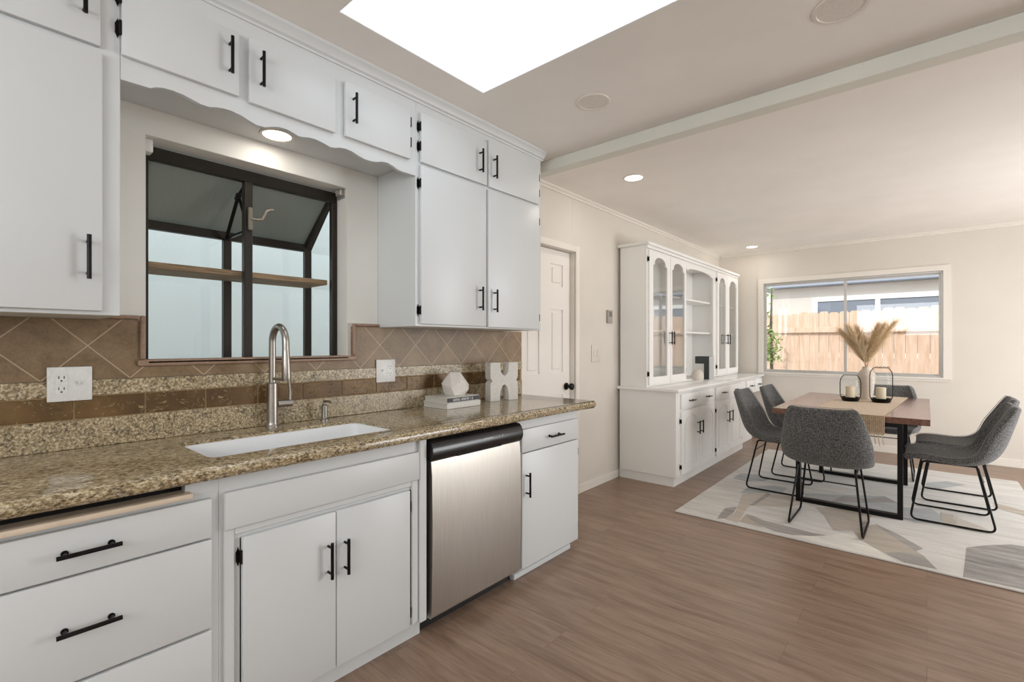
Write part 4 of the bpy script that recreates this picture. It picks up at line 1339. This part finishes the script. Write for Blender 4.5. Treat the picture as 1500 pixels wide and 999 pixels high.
# ================================================================== dining chairs
def make_chair():
    t = thing('dining_chair', 'x', 'chair', (0, 0, 0), 'grey dining chairs')
    # profile of the shell's centre line (y forward, z up), half width, forward lift of the sides
    prof = [(.222, .418, .176, .000), (.256, .432, .190, .001), (.270, .456, .200, .003), (.252, .477, .209, .005), (.17, .479, .222, .010), (.08, .468, .233, .015), (-.01, .459, .240, .022), (-.09, .458, .244, .042),
            (-.155, .472, .244, .070), (-.203, .512, .241, .092), (-.232, .575, .233, .094), (-.254, .650, .221, .080), (-.273, .720, .208, .062), (-.289, .785, .194, .044), (-.298, .826, .182, .030), (-.303, .850, .164, .020)]
    nj = 12
    bm = bmesh.new(); G = []
    for i, (y, z, hw, lf) in enumerate(prof):
        a = prof[max(i - 1, 0)]; b = prof[min(i + 1, len(prof) - 1)]
        ty, tz = b[0] - a[0], b[1] - a[1]
        l = sqrt(ty * ty + tz * tz)
        ny, nz = tz / l, -ty / l            # inner side normal (up on the seat, forward on the back)
        if nz < 0 and 3 < i < 7: ny, nz = -ny, -nz
        row = []
        for j in range(nj + 1):
            s = -1 + 2 * j / nj
            e = abs(s) ** 2.4
            up = Vector((0, .62, .78)) if 5 < i < 11 else Vector((0, ny, nz))
            nn = Vector((0, ny, nz)).lerp(up, .5).normalized()
            row.append(bm.verts.new(Vector((hw * sin(s * pi / 2 * .92) / sin(pi / 2 * .92), y, z)) + nn * lf * e))
        G.append(row)
    for i in range(len(G) - 1):
        for j in range(nj):
            bm.faces.new((G[i][j], G[i][j + 1], G[i + 1][j + 1], G[i + 1][j]))
    edge = [r[0].co.copy() for r in G] + [v.co.copy() for v in G[-1][1:]] + [r[-1].co.copy() for r in G[-2::-1]]
    bm.normal_update()
    q = MB(); q.bm.free(); q.bm = bm
    sh = build('shell', q, M['tweed'], t)
    so = sh.modifiers.new('thickness', 'SOLIDIFY'); so.thickness = .042; so.offset = -1.0
    # the shell grows away from the sitter
    nz = sum(p.normal.z for p in sh.data.polygons)
    if nz < 0:
        sh.data.flip_normals()
    sd = sh.modifiers.new('round', 'SUBSURF'); sd.levels = 1; sd.render_levels = 2
    for p in sh.data.polygons: p.use_smooth = True
    for e in sh.data.edges: e.use_edge_sharp = False
    q = MB(); q.tube([p for p in edge], .0019, 6); build('piping', q, M['piping'], sh, label='pale seam piping along the rim')
    for s in (-1, 1):
        q = MB()
        tx, fx_ = s * .165, s * .212
        zt, zf = .424, .0072
        raw = [Vector((tx, .165, zt)), Vector((fx_, .232, zf)), Vector((fx_, -.212, zf)), Vector((tx, -.125, zt))]
        pts = []
        m = len(raw)
        for i in range(m):
            p = raw[i]; a = raw[i - 1]; b = raw[(i + 1) % m]
            d1 = (a - p).normalized(); d2 = (b - p).normalized()
            rr = .045 if p.z < .1 else .02
            p1, p2 = p + d1 * rr, p + d2 * rr
            for k in range(6):
                u = k / 5
                pts.append(p1 * (1 - u) ** 2 + p * 2 * u * (1 - u) + p2 * u * u)
        q.tube(pts, .007, 8, closed=True)
        build('leg_loop', q, M['black'], t)
    q = MB()
    q.cyl((-.175, -.152, .33), (.175, -.152, .33), .0045, 8)
    q.cyl((-.165, .08, .424), (.165, .08, .424), .006, 8); q.cyl((-.165, -.06, .424), (.165, -.06, .424), .006, 8)
    build('crossbar', q, M['black'], t)
    return t
def copy_tree(o, parent=None):
    c = o.copy(); COL.objects.link(c)
    if parent: c.parent = parent
    for ch in list(o.children):
        copy_tree(ch, c)
    return c
chair = make_chair()
spots = [(-.525, 4.030, 0.0, 'grey dining chair at the near end of the table, its back to the camera'),
         (.140, 4.735, pi / 2, 'nearer grey dining chair on the right side of the table'),
         (.195, 5.350, pi / 2, 'farther grey dining chair on the right side of the table'),
         (-1.000, 4.770, -pi / 2, 'nearer grey dining chair on the left side of the table by the hutch'),
         (-.935, 5.385, -pi / 2, 'farther grey dining chair on the left side of the table'),
         (-.305, 5.945, pi, 'grey dining chair at the far end of the table below the window')]
for i, (x, y, a, lab) in enumerate(spots):
    o = chair if i == 0 else copy_tree(chair)
    o.location = (x, y, FZ + .0004); o.rotation_euler = (0, 0, a); o['label'] = lab

# ================================================================== outdoors
mb = MB(); mb.box(-14, 14, -6, YB - .2, -.12, -.06); mb.box(-14, XW - .15, YB - .2, YF + .15, -.12, -.06); mb.box(XR + .15, 14, YB - .2, YF + .15, -.12, -.06); mb.box(-14, 14, YF + .15, 22, -.12, -.06)
o = struct('ground', mb, M['ground'], 'pale ground outside')
mb = MB(); mb.box(-3.85, -3.70, -3.0, 6.0, -.06, 3.2)
struct('exterior_wall', mb, M['mint'], 'pale stucco wall outside the garden window')
# fence
t = thing('fence', 'cedar board fence outside the far window', 'fence', (-.5, 9.4, -.06))
q = MB()
x = -5.0; rnd = random.Random(5)
while x < 4.0:
    w = .14 + rnd.uniform(-.004, .004); h = 1.80 + rnd.uniform(-.012, .016) + (x + 2) * .018
    y = 9.4 + rnd.uniform(-.004, .004)
    q.plate([(x, -.06), (x + w - .006, -.06), (x + w - .006, h - .03), (x + w - .03, h), (x + .024, h), (x, h - .03)], [], 'y', y, y + .018)
    x += w
build('board_panel', q, M['fence'], t, smooth=False)
for zz in (.30, 1.47):
    q = MB(); q.box(-5, 4.0, 9.352, 9.392, zz, zz + .09, .004); build('rail', q, M['fence'], t)
# neighbouring house
t = thing('house', 'neighbouring house with white-trimmed window beyond the fence', 'house', (0, 12.2, -.06))
q = MB(); q.box(-2.66, 6, 12.0, 15, -.06, 2.50); build('wall', q, M['house'], t)
q = MB(); q.box(-2.9, 6.2, 11.75, 15.2, 2.505, 2.75, .01); build('eave', q, M['eave'], t)
q = MB(); q.plate(rect(-1.86, 1.6, 1.0, 2.27), [rect(-1.76, -.78, 1.1, 2.18), rect(-.70, 1.5, 1.1, 2.18)], 'y', 11.96, 11.999); wf = build('window_frame', q, M['whitetrim'], t, smooth=False)
q = MB(); q.box(-1.76, 1.5, 11.985, 11.998, 1.1, 2.18); build('pane', q, M['houseglass'], wf)
# climbing shrub at the left of the far window
t = thing('shrub', 'green climbing shrub at the left edge of the far window', 'shrub', (-1.83, 8.3, -.06))
q = MB(); q.taper([((-1.86, 8.3, -.06), .03), ((-1.83, 8.31, .8), .025), ((-1.84, 8.3, 1.5), .02), ((-1.83, 8.3, 2.15), .012)], 8); build('stem', q, M['bark'], t)
q = MB(); bm = q.bm; rnd = random.Random(9)
for k in range(230):
    z = rnd.uniform(1.0, 1.5) if k < 170 else rnd.uniform(.6, 2.2)
    rr = .12 if z < 1.45 else .05
    c = Vector((-1.86 + rnd.gauss(0, rr * .55), 8.3 + rnd.gauss(0, rr * .6), z))
    a = Vector((rnd.gauss(0, 1), rnd.gauss(0, 1), rnd.gauss(0, 1))).normalized(); b = a.orthogonal().normalized()
    n_ = a.cross(b)
    L, w = rnd.uniform(.03, .055), rnd.uniform(.012, .022)
    v = [bm.verts.new(x) for x in (c - a * L, c + b * w + n_ * .004, c + a * L, c - b * w + n_ * .004)]
    bm.faces.new((v[0], v[1], v[2])); bm.faces.new((v[0], v[2], v[3]))
build('foliage', q, M['leaf'], t, recalc=False)
